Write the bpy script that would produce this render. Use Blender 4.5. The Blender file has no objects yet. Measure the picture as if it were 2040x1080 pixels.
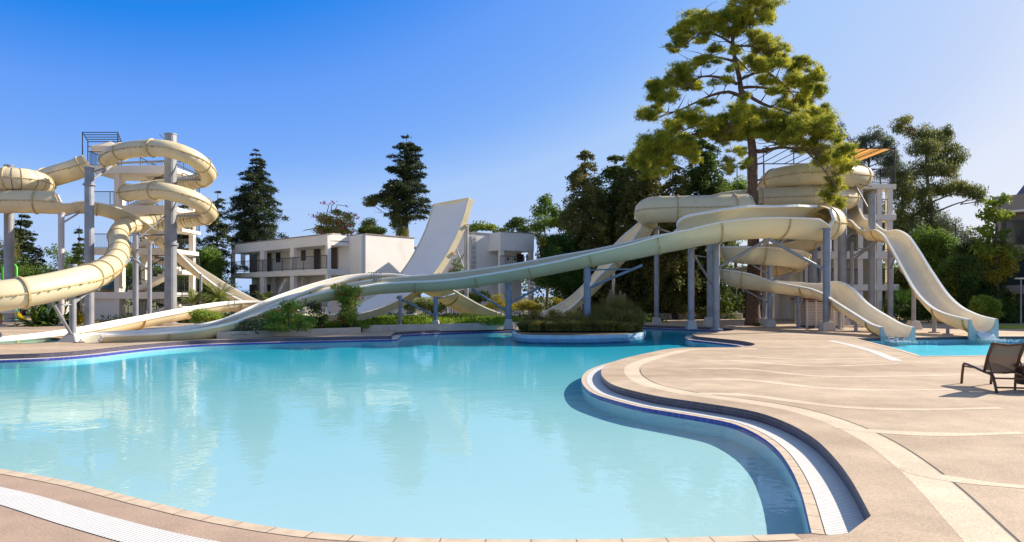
import bpy, math, random
import numpy as np
from mathutils import Vector, Matrix
from mathutils.geometry import tessellate_polygon
random.seed(7)
RNG = np.random.default_rng(11)
SC = bpy.context.scene
COL = SC.collection
rad = math.radians

# ------------------------------------------------------------------ camera, sky, sun
F, CX, YH, H = 1330.0, 1020.0, 590.0, 1.8
cam = bpy.data.cameras.new('camera'); cam_o = bpy.data.objects.new('camera', cam); COL.objects.link(cam_o)
cam.sensor_width = 36; cam.lens = 36*F/2040; cam.shift_y = 50/2040.0
cam.clip_start = 0.1; cam.clip_end = 3000
cam_o.location = (0, 0, H); cam_o.rotation_euler = (rad(90), 0, 0)
SC.camera = cam_o
SUN_AZ, SUN_EL = 66.0, 31.0          # degrees clockwise from +Y, elevation
w = bpy.data.worlds.new('World'); SC.world = w; w.use_nodes = True
nt = w.node_tree; bg = nt.nodes['Background']
sky = nt.nodes.new('ShaderNodeTexSky'); sky.sky_type = 'NISHITA'; sky.sun_disc = False
sky.sun_elevation = rad(SUN_EL); sky.sun_rotation = rad(SUN_AZ)
sky.air_density = 1.0; sky.dust_density = 1.0; sky.ozone_density = 3.0; sky.altitude = 0
sp_ = nt.nodes.new('ShaderNodeSeparateColor'); nt.links.new(sky.outputs[0], sp_.inputs[0])
dv = nt.nodes.new('ShaderNodeMath'); dv.operation = 'DIVIDE'; dv.inputs[1].default_value = 12; nt.links.new(sp_.outputs[0], dv.inputs[0])
rp_ = nt.nodes.new('ShaderNodeValToRGB'); nt.links.new(dv.outputs[0], rp_.inputs[0])      # grades the sky model to the deep, polarised blue of this sky
cr = rp_.color_ramp; cr.elements[0].position = 0.0475; cr.elements[0].color = (.24, .28, .38, 1); cr.elements[1].position = 1; cr.elements[1].color = (.96, .95, .93, 1)
for p_, c_0 in ((.085, (.15, .26, .48)), (.100, (.012, .235, .84)), (.127, (.13, .345, .93)), (.17, (.22, .445, .955)), (.215, (.40, .60, .965)), (.372, (.57, .69, .955)), (.479, (.75, .82, .97))):
    el = cr.elements.new(p_); el.color = (*c_0, 1)
ml = nt.nodes.new('ShaderNodeVectorMath'); ml.operation = 'SCALE'; ml.inputs['Scale'].default_value = 4.8; nt.links.new(rp_.outputs[0], ml.inputs[0]); nt.links.new(ml.outputs[0], bg.inputs[0])
bg.inputs[1].default_value = 0.12
sun = bpy.data.lights.new('sun', 'SUN'); sun.energy = 4.6; sun.angle = rad(0.5); sun.color = (1, 0.90, 0.76)
sun_o = bpy.data.objects.new('sun', sun); COL.objects.link(sun_o)
SDIR = Vector((math.sin(rad(SUN_AZ))*math.cos(rad(SUN_EL)), math.cos(rad(SUN_AZ))*math.cos(rad(SUN_EL)), math.sin(rad(SUN_EL))))
sun_o.rotation_euler = SDIR.to_track_quat('Z', 'Y').to_euler(); sun_o.location = SDIR*50
vs = SC.view_settings; vs.view_transform = 'Standard'; vs.look = 'None'; vs.exposure = 0.8; vs.gamma = 1; vs.use_curve_mapping = False
SC.cycles.max_bounces = 8; SC.cycles.transparent_max_bounces = 16
SC.cycles.caustics_reflective = False; SC.cycles.caustics_refractive = False

# ------------------------------------------------------------------ helpers
def P(px, py, D): return Vector(((px-CX)/F*D, D, H+(YH-py)/F*D))
def G(px, py, z=0.0):
    D = (H-z)*F/(py-YH); return Vector(((px-CX)/F*D, D, z))
def Pz(px, D, z): return Vector(((px-CX)/F*D, D, z))

MATS = {}
def mat(name, col, rough=0.6, var=0.12, scale=3.0, bump=0.0, bscale=None, metal=0.0, transl=0.0, spec=0.5, col2=None, stain=None, detail=4.0):
    if name in MATS: return MATS[name]
    m = bpy.data.materials.new(name); m.use_nodes = True; n = m.node_tree.nodes; l = m.node_tree.links
    b = n['Principled BSDF']; b.inputs['Roughness'].default_value = rough; b.inputs['Metallic'].default_value = metal
    b.inputs['Specular IOR Level'].default_value = spec
    tc = n.new('ShaderNodeTexCoord')
    nz = n.new('ShaderNodeTexNoise'); nz.inputs['Scale'].default_value = scale; nz.inputs['Detail'].default_value = detail
    l.new(tc.outputs['Object'], nz.inputs['Vector'])
    rp = n.new('ShaderNodeValToRGB'); l.new(nz.outputs[0], rp.inputs[0])
    c2 = col2 if col2 else tuple(min(1, c*(1+var)) for c in col)
    c1 = col if col2 else tuple(c*(1-var) for c in col)
    rp.color_ramp.elements[0].position = 0.32; rp.color_ramp.elements[1].position = 0.68
    rp.color_ramp.elements[0].color = (*c1, 1); rp.color_ramp.elements[1].color = (*c2, 1)
    out = rp.outputs[0]
    if stain:                                    # (colour, scale, threshold, amount): patchy dirt with its own shape
        n2 = n.new('ShaderNodeTexNoise'); n2.inputs['Scale'].default_value = stain[1]; n2.inputs['Detail'].default_value = 6
        l.new(tc.outputs['Object'], n2.inputs['Vector'])
        mr = n.new('ShaderNodeMapRange'); mr.inputs[1].default_value = stain[2]; mr.inputs[2].default_value = stain[2]+0.15
        mr.inputs[4].default_value = stain[3]; l.new(n2.outputs[0], mr.inputs[0])
        mx = n.new('ShaderNodeMixRGB'); l.new(mr.outputs[0], mx.inputs[0]); l.new(out, mx.inputs[1]); mx.inputs[2].default_value = (*stain[0], 1)
        out = mx.outputs[0]
    l.new(out, b.inputs['Base Color'])
    if bump:
        n3 = n.new('ShaderNodeTexNoise'); n3.inputs['Scale'].default_value = bscale or scale*6; n3.inputs['Detail'].default_value = 5
        l.new(tc.outputs['Object'], n3.inputs['Vector'])
        bp = n.new('ShaderNodeBump'); bp.inputs['Strength'].default_value = bump; bp.inputs['Distance'].default_value = 0.02
        l.new(n3.outputs[0], bp.inputs['Height']); l.new(bp.outputs[0], b.inputs['Normal'])
    if transl:
        t = n.new('ShaderNodeBsdfTranslucent'); l.new(out, t.inputs[0])
        ms = n.new('ShaderNodeMixShader'); ms.inputs[0].default_value = transl
        l.new(b.outputs[0], ms.inputs[1]); l.new(t.outputs[0], ms.inputs[2]); l.new(ms.outputs[0], n['Material Output'].inputs[0])
    MATS[name] = m; return m

def wloc(o):
    v = Vector((0, 0, 0))
    while o: v += o.location; o = o.parent
    return v
def tag(o, label, cat, group=None, kind=None):
    if label: o['label'] = label
    if cat: o['category'] = cat
    if group: o['group'] = group
    if kind: o['kind'] = kind
    return o
def thing(name, loc, label, cat, group=None):
    o = bpy.data.objects.new(name, None); o.empty_display_size = 0.3; o.location = loc; COL.objects.link(o)
    return tag(o, label, cat, group)

class MB:
    def __init__(s): s.v = []; s.f = []; s.uv = []; s.mi = []; s.M = None; s.cur = 0
    def add(s, vs, fs, uvs=None):
        b = len(s.v)
        for p in vs:
            p = Vector(p); s.v.append(tuple(s.M @ p) if s.M else tuple(p))
        for i, f in enumerate(fs):
            s.f.append(tuple(b+k for k in f)); s.mi.append(s.cur)
            s.uv.append(uvs[i] if uvs else [(0, 0)]*len(f))
    def box(s, x0, x1, y0, y1, z0, z1):
        s.add([(x0,y0,z0),(x1,y0,z0),(x1,y1,z0),(x0,y1,z0),(x0,y0,z1),(x1,y0,z1),(x1,y1,z1),(x0,y1,z1)],
              [(0,3,2,1),(4,5,6,7),(0,1,5,4),(1,2,6,5),(2,3,7,6),(3,0,4,7)])
    def tube(s, pts, r, n=8, caps=True):
        pts = [Vector(p) for p in pts]; N = len(pts)
        if not hasattr(r, '__len__'): r = [r]*N
        vs = []; prev = None
        for i, p in enumerate(pts):
            t = (pts[min(i+1, N-1)]-pts[max(i-1, 0)]).normalized()
            if prev is None:
                a = t.cross(Vector((0, 0, 1)))
                if a.length < 0.1: a = t.cross(Vector((1, 0, 0)))
            else: a = prev - t*prev.dot(t)
            a.normalize(); prev = a; b = t.cross(a)
            for k in range(n):
                an = 2*math.pi*k/n; vs.append(p+(a*math.cos(an)+b*math.sin(an))*r[i])
        fs = [(i*n+k, i*n+(k+1)%n, (i+1)*n+(k+1)%n, (i+1)*n+k) for i in range(N-1) for k in range(n)]
        if caps: fs += [tuple(range(n-1, -1, -1)), tuple((N-1)*n+k for k in range(n))]
        s.add(vs, fs)
    def strip(s, A, B, closed=False, u0=0.0, v0=0.0, v1=None):
        N = len(A); vs = []; u = u0; us = []
        for i in range(N):
            if i: u += (Vector(A[i])-Vector(A[i-1])).length
            us.append(u); vs += [A[i], B[i]]
        fs = []; uv = []
        for i in range(N-1):
            wd = v1 if v1 is not None else (Vector(A[i])-Vector(B[i])).length
            fs.append((2*i, 2*i+1, 2*i+3, 2*i+2)); uv.append([(us[i], v0), (us[i], wd), (us[i+1], wd), (us[i+1], v0)])
        s.add(vs, fs, uv)
    def poly(s, outer, holes, z):
        polys = [outer]+holes
        tr = tessellate_polygon([[Vector((p[0], p[1], 0)) for p in q] for q in polys])
        allp = [Vector((p[0], p[1], z)) for q in polys for p in q]
        fs = []
        for t in tr:
            a, b, c = (allp[i] for i in t)
            fs.append(tuple(t) if (b-a).cross(c-a).z > 0 else tuple(reversed(t)))
        s.add(allp, fs)
    def lathe(s, prof, n=16, c=(0, 0, 0)):
        vs = []; m = len(prof)
        for r, z in prof:
            for k in range(n):
                a = 2*math.pi*k/n; vs.append((c[0]+r*math.cos(a), c[1]+r*math.sin(a), c[2]+z))
        fs = [(i*n+k, i*n+(k+1)%n, (i+1)*n+(k+1)%n, (i+1)*n+k) for i in range(m-1) for k in range(n)]
        fs += [tuple(range(n-1, -1, -1)), tuple((m-1)*n+k for k in range(n))]
        s.add(vs, fs)
    def build(s, name, m, parent=None, smooth=False, bevel=0.0, label=None):
        me = bpy.data.meshes.new(name); off = wloc(parent) if parent else Vector((0, 0, 0))
        me.from_pydata([tuple(Vector(v)-off) for v in s.v], [], s.f)
        ms = m if isinstance(m, (list, tuple)) else [m]
        for q in ms: me.materials.append(q)
        if len(ms) > 1: me.polygons.foreach_set('material_index', s.mi)
        ul = me.uv_layers.new(name='UVMap'); flat = [c for f in s.uv for p in f for c in p]
        ul.data.foreach_set('uv', flat)
        if smooth: me.polygons.foreach_set('use_smooth', [True]*len(me.polygons))
        me.update(); o = bpy.data.objects.new(name, me); COL.objects.link(o)
        if parent: o.parent = parent
        if bevel:
            b = o.modifiers.new('bevel', 'BEVEL'); b.width = bevel; b.segments = 2; b.limit_method = 'ANGLE'
        if label: o['label'] = label
        return o
def struct(name, mb, m, **k):
    o = mb.build(name, m, **k); o['kind'] = 'structure'; return o

def crom(pts, step=0.3, closed=False):
    """Catmull-Rom through rows of numbers; a row repeated makes a corner."""
    A = np.array(pts, float); N = len(A); out = []
    rng = range(N) if closed else range(N-1)
    for i in rng:
        p1, p2 = A[i], A[(i+1) % N]
        if np.allclose(p1, p2): continue
        p0 = A[(i-1) % N] if (closed or i > 0) else 2*p1-p2
        p3 = A[(i+2) % N] if (closed or i+2 < N) else 2*p2-p1
        if np.allclose(p0, p1): p0 = 2*p1-p2
        if np.allclose(p2, p3): p3 = 2*p2-p1
        d = max(np.linalg.norm((p2-p1)[:3]), 1e-4); k = max(2, int(d/step))
        def kn(a, b): return max(np.linalg.norm((a-b)[:3])**0.5, 1e-3)
        t1 = kn(p0, p1); t2 = t1+kn(p1, p2); t3 = t2+kn(p2, p3)
        for j in range(k):
            t = t1+(t2-t1)*j/k
            a1 = (t1-t)/t1*p0+t/t1*p1; a2 = (t2-t)/(t2-t1)*p1+(t-t1)/(t2-t1)*p2; a3 = (t3-t)/(t3-t2)*p2+(t-t2)/(t3-t2)*p3
            b1 = (t2-t)/t2*a1+t/t2*a2; b2 = (t3-t)/(t3-t1)*a2+(t-t1)/(t3-t1)*a3
            out.append((t2-t)/(t2-t1)*b1+(t-t1)/(t2-t1)*b2)
    if not closed: out.append(A[-1])
    return np.array(out)

# ------------------------------------------------------------------ materials
M_cream = mat('slide_outer_gelcoat', (0.88, 0.76, 0.50), 0.36, 0.06, 0.6, transl=0.22, stain=((0.60, 0.42, 0.17), 1.1, 0.58, 0.45))
M_green = mat('slide_outer_pale_green', (0.70, 0.68, 0.46), 0.35, 0.06, 0.6, transl=0.2, stain=((0.62, 0.5, 0.28), 0.8, 0.58, 0.4))
def _sunlit_ends(m):                    # both ends painted creamier: sunlit glow put into the colour, middle stays green
    n = m.node_tree.nodes; l = m.node_tree.links; b = n['Principled BSDF']; src = b.inputs['Base Color'].links[0].from_socket
    tc = n.new('ShaderNodeTexCoord'); sp = n.new('ShaderNodeSeparateXYZ'); l.new(tc.outputs['Object'], sp.inputs[0])
    r = n.new('ShaderNodeValToRGB'); d = n.new('ShaderNodeMath'); d.operation = 'DIVIDE'; d.inputs[1].default_value = 32; l.new(sp.outputs[0], d.inputs[0]); l.new(d.outputs[0], r.inputs[0])
    e = r.color_ramp; e.elements[0].position = .16; e.elements[0].color = (1, 1, 1, 1); e.elements[1].position = .26; e.elements[1].color = (0, 0, 0, 1)
    for p_, v_ in ((.74, 0), (.84, 1)): q_ = e.elements.new(p_); q_.color = (v_, v_, v_, 1)
    mx = n.new('ShaderNodeMixRGB'); l.new(r.outputs[0], mx.inputs[0]); l.new(src, mx.inputs[1]); mx.inputs[2].default_value = (.88, .74, .46, 1); l.new(mx.outputs[0], b.inputs['Base Color'])
    for x in n:
        if x.type == 'BSDF_TRANSLUCENT': l.new(mx.outputs[0], x.inputs[0])
_sunlit_ends(M_green)
M_inner = mat('slide_inner_gelcoat', (0.86, 0.79, 0.64), 0.3, 0.04, 0.8, transl=0.22, stain=((0.66, 0.55, 0.36), 1.3, 0.57, 0.45))
M_ingreen = mat('slide_inner_pale_green', (0.80, 0.76, 0.58), 0.3, 0.04, 0.8, transl=0.4, stain=((0.66, 0.58, 0.42), 1.3, 0.6, 0.3))
M_rim = mat('slide_white_rim', (0.87, 0.83, 0.74), 0.35, 0.04, 2)
M_joint = mat('slide_joint', (0.56, 0.42, 0.21), 0.5, 0.2, 5)
M_stripe = mat('slide_dark_ring', (0.09, 0.13, 0.10), 0.4, 0.5, 0.9, col2=(0.22, 0.10, 0.05))
M_wing = mat('wing_gelcoat', (0.90, 0.84, 0.77), 0.45, 0.03, 0.7, stain=((0.62, 0.55, 0.42), 0.9, 0.62, 0.3))
M_steel = mat('galvanised_steel', (0.31, 0.32, 0.34), 0.5, 0.18, 1.6, metal=0.35, stain=((0.25, 0.25, 0.26), 2.5, 0.58, 0.5))
M_blue = mat('painted_blue_grey_steel', (0.20, 0.25, 0.33), 0.45, 0.15, 2.0, metal=0.2)
M_conc = mat('footing_concrete', (0.58, 0.53, 0.46), 0.85, 0.1, 3, bump=0.2, stain=((0.35, 0.3, 0.24), 3, 0.55, 0.5))
M_wall = mat('white_render_wall', (0.88, 0.83, 0.75), 0.85, 0.04, 0.5, bump=0.08, bscale=20, stain=((0.55, 0.50, 0.44), 0.7, 0.6, 0.3))
M_wallw = mat('cream_tower_wall', (0.83, 0.76, 0.65), 0.85, 0.04, 0.5, bump=0.08, bscale=20, stain=((0.5, 0.43, 0.34), 0.8, 0.6, 0.35))
M_roof = mat('roof_coping', (0.33, 0.27, 0.22), 0.8, 0.15, 3)
M_door = mat('dark_door_wood', (0.06, 0.03, 0.02), 0.5, 0.3, 5)
M_black = mat('black_iron', (0.03, 0.03, 0.035), 0.5, 0.2, 5)
M_glass = mat('dark_window_glass', (0.05, 0.06, 0.07), 0.08, 0.2, 1, spec=0.8)
M_bark = mat('brown_bark', (0.10, 0.055, 0.035), 0.9, 0.4, 8, bump=1.0, bscale=14, col2=(0.21, 0.13, 0.085))
M_barkd = mat('dark_bark', (0.06, 0.045, 0.035), 0.9, 0.3, 8, bump=0.6, bscale=14, col2=(0.12, 0.09, 0.07))
def leafm(name, c1, c2, tr=0.4, sc=0.7, spec=0.2, rough=0.55): return mat(name, c1, rough, 0.3, sc, transl=tr, spec=spec, col2=c2, detail=6)
L_pine = leafm('pine_needles', (0.16, 0.22, 0.03), (0.74, 0.69, 0.09), 0.55, 1.8)
L_dark = leafm('dark_conifer_needles', (0.03, 0.05, 0.022), (0.09, 0.12, 0.045), 0.25, 0.8)
L_brown = leafm('bronze_cypress_foliage', (0.09, 0.125, 0.03), (0.28, 0.25, 0.07), 0.4, 0.5)
L_green = leafm('green_leaves', (0.08, 0.15, 0.025), (0.22, 0.32, 0.05), 0.42, 0.6)
L_shrub = leafm('shrub_leaves', (0.16, 0.27, 0.04), (0.42, 0.50, 0.09), 0.45, 1.2)
L_lime = leafm('lime_leaves', (0.15, 0.24, 0.03), (0.32, 0.38, 0.05), 0.45, 0.8)
L_yel = leafm('yellow_green_leaves', (0.28, 0.26, 0.03), (0.52, 0.42, 0.05), 0.4, 0.9)
L_euc = leafm('eucalyptus_leaves', (0.09, 0.13, 0.035), (0.29, 0.29, 0.075), 0.4, 0.5)
L_grey = leafm('grey_green_leaves', (0.12, 0.16, 0.10), (0.22, 0.25, 0.15), 0.35, 0.6)
L_deep = leafm('deep_green_leaves', (0.045, 0.085, 0.02), (0.16, 0.22, 0.04), 0.4, 0.6)
L_ivy = leafm('ivy_leaves', (0.035, 0.09, 0.018), (0.12, 0.22, 0.04), 0.35, 0.9)
L_palm = leafm('palm_leaves', (0.16, 0.22, 0.05), (0.34, 0.36, 0.10), 0.35, 1.5)
L_grass = leafm('ornamental_grass_blades', (0.17, 0.17, 0.04), (0.36, 0.31, 0.09), 0.35, 2.0)
L_lawn = leafm('ground_cover_leaves', (0.12, 0.22, 0.02), (0.30, 0.42, 0.04), 0.4, 0.8)
L_pink = leafm('magenta_bracts', (0.78, 0.04, 0.22), (0.88, 0.12, 0.36), 0.45, 1)
L_red = leafm('red_flowers', (0.75, 0.05, 0.02), (0.85, 0.16, 0.03), 0.3, 1)
L_orange = leafm('orange_flowers', (0.85, 0.30, 0.02), (0.9, 0.45, 0.04), 0.3, 1)

def deck_mat(name, c1, c2, lines=False):
    m = bpy.data.materials.new(name); m.use_nodes = True; n = m.node_tree.nodes; l = m.node_tree.links
    b = n['Principled BSDF']; b.inputs['Roughness'].default_value = 0.8; b.inputs['Specular IOR Level'].default_value = 0.3
    tc = n.new('ShaderNodeTexCoord')
    def noise(sc, det, vec=None):
        x = n.new('ShaderNodeTexNoise'); x.inputs['Scale'].default_value = sc; x.inputs['Detail'].default_value = det
        l.new(vec or tc.outputs['Object'], x.inputs['Vector']); return x.outputs[0]
    mp = n.new('ShaderNodeMapping'); mp.inputs['Scale'].default_value = (0.22, 1.0, 1); mp.inputs['Rotation'].default_value = (0, 0, rad(8)); l.new(tc.outputs['Object'], mp.inputs[0])
    a = noise(0.55, 5, mp.outputs[0]); rp = n.new('ShaderNodeValToRGB'); l.new(a, rp.inputs[0])
    rp.color_ramp.elements[0].position = 0.35; rp.color_ramp.elements[1].position = 0.65
    rp.color_ramp.elements[0].color = (*c1, 1); rp.color_ramp.elements[1].color = (*c2, 1)
    g = noise(60, 3); gr = n.new('ShaderNodeMapRange'); gr.inputs[1].default_value = 0.35; gr.inputs[2].default_value = 0.7; gr.inputs[3].default_value = 0.80; gr.inputs[4].default_value = 1.12; l.new(g, gr.inputs[0])
    g2 = noise(2.2, 6); g2r = n.new('ShaderNodeMapRange'); g2r.inputs[1].default_value = 0.3; g2r.inputs[2].default_value = 0.7; g2r.inputs[3].default_value = 0.86; g2r.inputs[4].default_value = 1.1; l.new(g2, g2r.inputs[0])
    mm = n.new('ShaderNodeMath'); mm.operation = 'MULTIPLY'; l.new(gr.outputs[0], mm.inputs[0]); l.new(g2r.outputs[0], mm.inputs[1])
    vm = n.new('ShaderNodeVectorMath'); vm.operation = 'SCALE'; l.new(rp.outputs[0], vm.inputs[0]); l.new(mm.outputs[0], vm.inputs['Scale'])
    l.new(vm.outputs[0], b.inputs['Base Color'])
    bp = n.new('ShaderNodeBump'); bp.inputs['Strength'].default_value = 0.25; bp.inputs['Distance'].default_value = 0.01; l.new(noise(45, 4), bp.inputs['Height']); l.new(bp.outputs[0], b.inputs['Normal'])
    return m
M_deck = deck_mat('pebble_concrete_deck', (0.44, 0.325, 0.225), (0.60, 0.46, 0.325))
M_front = deck_mat('front_deck_concrete', (0.42, 0.295, 0.215), (0.53, 0.38, 0.28))
M_band = deck_mat('pale_paving_band', (0.66, 0.53, 0.38), (0.74, 0.61, 0.45))
M_earth = deck_mat('bare_garden_soil', (0.16, 0.11, 0.06), (0.22, 0.17, 0.08))

def uv_mat(name, base, line, freq_u, freq_v, duty=0.12, rough=0.5, var=0.15, bump=0.5):
    """strips carry metres in UV: joints every 1/freq along and across"""
    m = bpy.data.materials.new(name); m.use_nodes = True; n = m.node_tree.nodes; l = m.node_tree.links
    b = n['Principled BSDF']; b.inputs['Roughness'].default_value = rough
    uv = n.new('ShaderNodeUVMap'); sp = n.new('ShaderNodeSeparateXYZ'); l.new(uv.outputs[0], sp.inputs[0])
    def line_of(o, f):
        a = n.new('ShaderNodeMath'); a.operation = 'MULTIPLY'; a.inputs[1].default_value = f; l.new(o, a.inputs[0])
        c = n.new('ShaderNodeMath'); c.operation = 'FRACT'; l.new(a.outputs[0], c.inputs[0])
        d = n.new('ShaderNodeMath'); d.operation = 'LESS_THAN'; d.inputs[1].default_value = duty; l.new(c.outputs[0], d.inputs[0]); return d.outputs[0]
    o = line_of(sp.outputs[0], freq_u)
    if freq_v:
        q = line_of(sp.outputs[1], freq_v); mx = n.new('ShaderNodeMath'); mx.operation = 'MAXIMUM'; l.new(o, mx.inputs[0]); l.new(q, mx.inputs[1]); o = mx.outputs[0]
    tc = n.new('ShaderNodeTexCoord'); nz = n.new('ShaderNodeTexNoise'); nz.inputs['Scale'].default_value = 9; nz.inputs['Detail'].default_value = 5; l.new(tc.outputs['Object'], nz.inputs['Vector'])
    rp = n.new('ShaderNodeValToRGB'); l.new(nz.outputs[0], rp.inputs[0]); rp.color_ramp.elements[0].position = 0.3; rp.color_ramp.elements[1].position = 0.7
    rp.color_ramp.elements[0].color = (*[c*(1-var) for c in base], 1); rp.color_ramp.elements[1].color = (*[min(1, c*(1+var)) for c in base], 1)
    mr = n.new('ShaderNodeMixRGB'); l.new(o, mr.inputs[0]); l.new(rp.outputs[0], mr.inputs[1]); mr.inputs[2].default_value = (*line, 1)
    l.new(mr.outputs[0], b.inputs['Base Color'])
    bp = n.new('ShaderNodeBump'); bp.inputs['Strength'].default_value = bump; bp.inputs['Distance'].default_value = -0.006; l.new(o, bp.inputs['Height']); l.new(bp.outputs[0], b.inputs['Normal'])
    return m
M_grate = uv_mat('white_gutter_grating', (0.80, 0.78, 0.73), (0.30, 0.27, 0.23), 24, 0, 0.22, 0.5, 0.05)
M_coping = uv_mat('beige_coping_tiles', (0.64, 0.50, 0.35), (0.25, 0.19, 0.13), 3.0, 0, 0.035, 0.6, 0.14)
M_bluetile = uv_mat('cobalt_edge_tiles', (0.05, 0.06, 0.42), (0.25, 0.25, 0.5), 8, 40, 0.06, 0.2, 0.25)
M_mosaic = uv_mat('navy_brown_mosaic_riser', (0.05, 0.045, 0.10), (0.20, 0.15, 0.12), 22, 22, 0.18, 0.35, 0.6)
M_poolwall = uv_mat('cyan_pool_wall_tiles', (0.68, 0.80, 0.83), (0.60, 0.74, 0.78), 4, 4, 0.03, 0.4, 0.04, 0.1)
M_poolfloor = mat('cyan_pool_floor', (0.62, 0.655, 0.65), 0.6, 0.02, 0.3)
def _far_water_tint(m):                       # far floor painted bluer, in place of light lost in deeper water
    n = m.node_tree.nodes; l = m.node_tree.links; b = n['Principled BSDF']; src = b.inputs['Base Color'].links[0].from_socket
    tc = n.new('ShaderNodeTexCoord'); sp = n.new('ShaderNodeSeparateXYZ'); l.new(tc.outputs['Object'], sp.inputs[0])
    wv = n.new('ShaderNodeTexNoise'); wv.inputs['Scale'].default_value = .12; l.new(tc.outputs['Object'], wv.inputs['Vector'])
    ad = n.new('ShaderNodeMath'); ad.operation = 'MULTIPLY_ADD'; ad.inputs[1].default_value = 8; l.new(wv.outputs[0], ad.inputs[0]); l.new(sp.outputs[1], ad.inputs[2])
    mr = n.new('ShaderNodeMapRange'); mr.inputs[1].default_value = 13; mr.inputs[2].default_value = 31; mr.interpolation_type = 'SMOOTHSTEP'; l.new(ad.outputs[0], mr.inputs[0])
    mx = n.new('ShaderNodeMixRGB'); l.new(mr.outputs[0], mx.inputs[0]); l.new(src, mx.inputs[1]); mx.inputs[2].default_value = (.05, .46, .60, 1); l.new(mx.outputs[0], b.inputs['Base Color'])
_far_water_tint(M_poolfloor)

def water_mat(name, sc, strength, sig, power=6, refl=0.6):
    m = bpy.data.materials.new(name); m.use_nodes = True; n = m.node_tree.nodes; l = m.node_tree.links
    n.remove(n['Principled BSDF']); out = n['Material Output']
    tc = n.new('ShaderNodeTexCoord')
    a = n.new('ShaderNodeTexNoise'); a.inputs['Scale'].default_value = sc; a.inputs['Detail'].default_value = 3; l.new(tc.outputs['Object'], a.inputs['Vector'])
    a2 = n.new('ShaderNodeTexNoise'); a2.inputs['Scale'].default_value = sc*5; a2.inputs['Detail'].default_value = 2; l.new(tc.outputs['Object'], a2.inputs['Vector'])
    ad = n.new('ShaderNodeMath'); ad.operation = 'MULTIPLY_ADD'; ad.inputs[1].default_value = 0.25; l.new(a2.outputs[0], ad.inputs[0]); l.new(a.outputs[0], ad.inputs[2])
    bp = n.new('ShaderNodeBump'); bp.inputs['Strength'].default_value = 1; bp.inputs['Distance'].default_value = strength; l.new(ad.outputs[0], bp.inputs['Height'])
    gl = n.new('ShaderNodeBsdfGlossy'); gl.inputs['Roughness'].default_value = 0.03; l.new(bp.outputs[0], gl.inputs['Normal'])
    tr = n.new('ShaderNodeBsdfTransparent')
    lw = n.new('ShaderNodeLayerWeight'); lw.inputs['Blend'].default_value = 0.5; l.new(bp.outputs[0], lw.inputs['Normal'])
    pw = n.new('ShaderNodeMath'); pw.operation = 'POWER'; pw.inputs[1].default_value = power; l.new(lw.outputs['Facing'], pw.inputs[0])
    mr = n.new('ShaderNodeMath'); mr.operation = 'MULTIPLY_ADD'; mr.inputs[1].default_value = refl; mr.inputs[2].default_value = 0.02; mr.use_clamp = True; l.new(pw.outputs[0], mr.inputs[0])
    mx = n.new('ShaderNodeMixShader'); l.new(mr.outputs[0], mx.inputs[0]); l.new(tr.outputs[0], mx.inputs[1]); l.new(gl.outputs[0], mx.inputs[2]); l.new(mx.outputs[0], out.inputs['Surface'])
    va = n.new('ShaderNodeVolumeAbsorption'); d = max(sig); va.inputs['Density'].default_value = d
    va.inputs['Color'].default_value = (*[1-s/d for s in sig], 1); l.new(va.outputs[0], out.inputs['Volume'])
    return m
M_water = water_mat('pool_water', 1.6, 0.006, (0.38, 0.036, 0.012), 4.2, 0.58)
M_water2 = water_mat('splash_pool_water', 5.0, 0.04, (0.5, 0.08, 0.03), 6, 0.4)
# ------------------------------------------------------------------ ground, pool, deck
ZD = 0.14     # raised deck
def ring_px(pts, z=0.0): return [tuple(G(x, y, z))[:2] for x, y in pts]
far_px = [(-420,742),(-150,722),(0,718),(100,714),(180,708),(250,700),(300,694.5),(400,687),(531,682.5),(703,678.5),(792,676.5),(792,676.5),(800,668),(800,668),
          (868,664.5),(950,661.5),(1035,659),(1100,656),(1200,653),(1290,653.5),(1345,655.5),(1400,657.5),(1446,660.5),(1440,664.5),(1380,668),(1364,672.5),
          (1375,677),(1420,682),(1462,687),(1484,692.5),(1474,698),(1474,698),(1335,700),(1260,712),(1200,727),(1172,738),(1159,753),(1163,769),(1182,784),
          (1220,797),(1280,812),(1340,822),(1400,832),(1455,843),(1505,864),(1545,893),(1573,930),(1595,978),(1617,1063),(1617,1063)]
near_px = [(1450,1069),(1200,1075),(950,1075),(740,1069),(600,1058),(450,1034),(300,1000),(150,962),(0,934),(-180,902),(-420,872)]
def sm(ptsx, z=0.0, step=0.12):
    w2 = [(*p, 0.0) for p in ring_px(ptsx, z)]
    return crom(w2, step)[:, :2]
Wfar = sm(far_px); Wnear = sm([far_px[-1]]+near_px)[1:]
Wl = np.array([[Wnear[-1][0]-6, Wnear[-1][1]+1], [Wfar[0][0]-3, Wfar[0][1]+0]])
W = np.vstack([Wfar, Wnear, Wl])
def normals(L):
    T = np.zeros_like(L); T[1:-1] = L[2:]-L[:-2]; T[0] = L[1]-L[0]; T[-1] = L[-1]-L[-2]
    T /= np.maximum(np.linalg.norm(T, axis=1), 1e-6)[:, None]
    return np.stack([-T[:, 1], T[:, 0]], 1)      # left-hand side of travel = outside for the far side (travel left to right)
def offs(L, d):
    N = normals(L)
    for _ in range(2):
        N = N.copy(); N[1:-1] = (N[:-2]+N[1:-1]+N[2:])/3
    N /= np.maximum(np.linalg.norm(N, axis=1), 1e-6)[:, None]
    return L+N*(d if np.isscalar(d) else np.asarray(d)[:, None])
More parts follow.
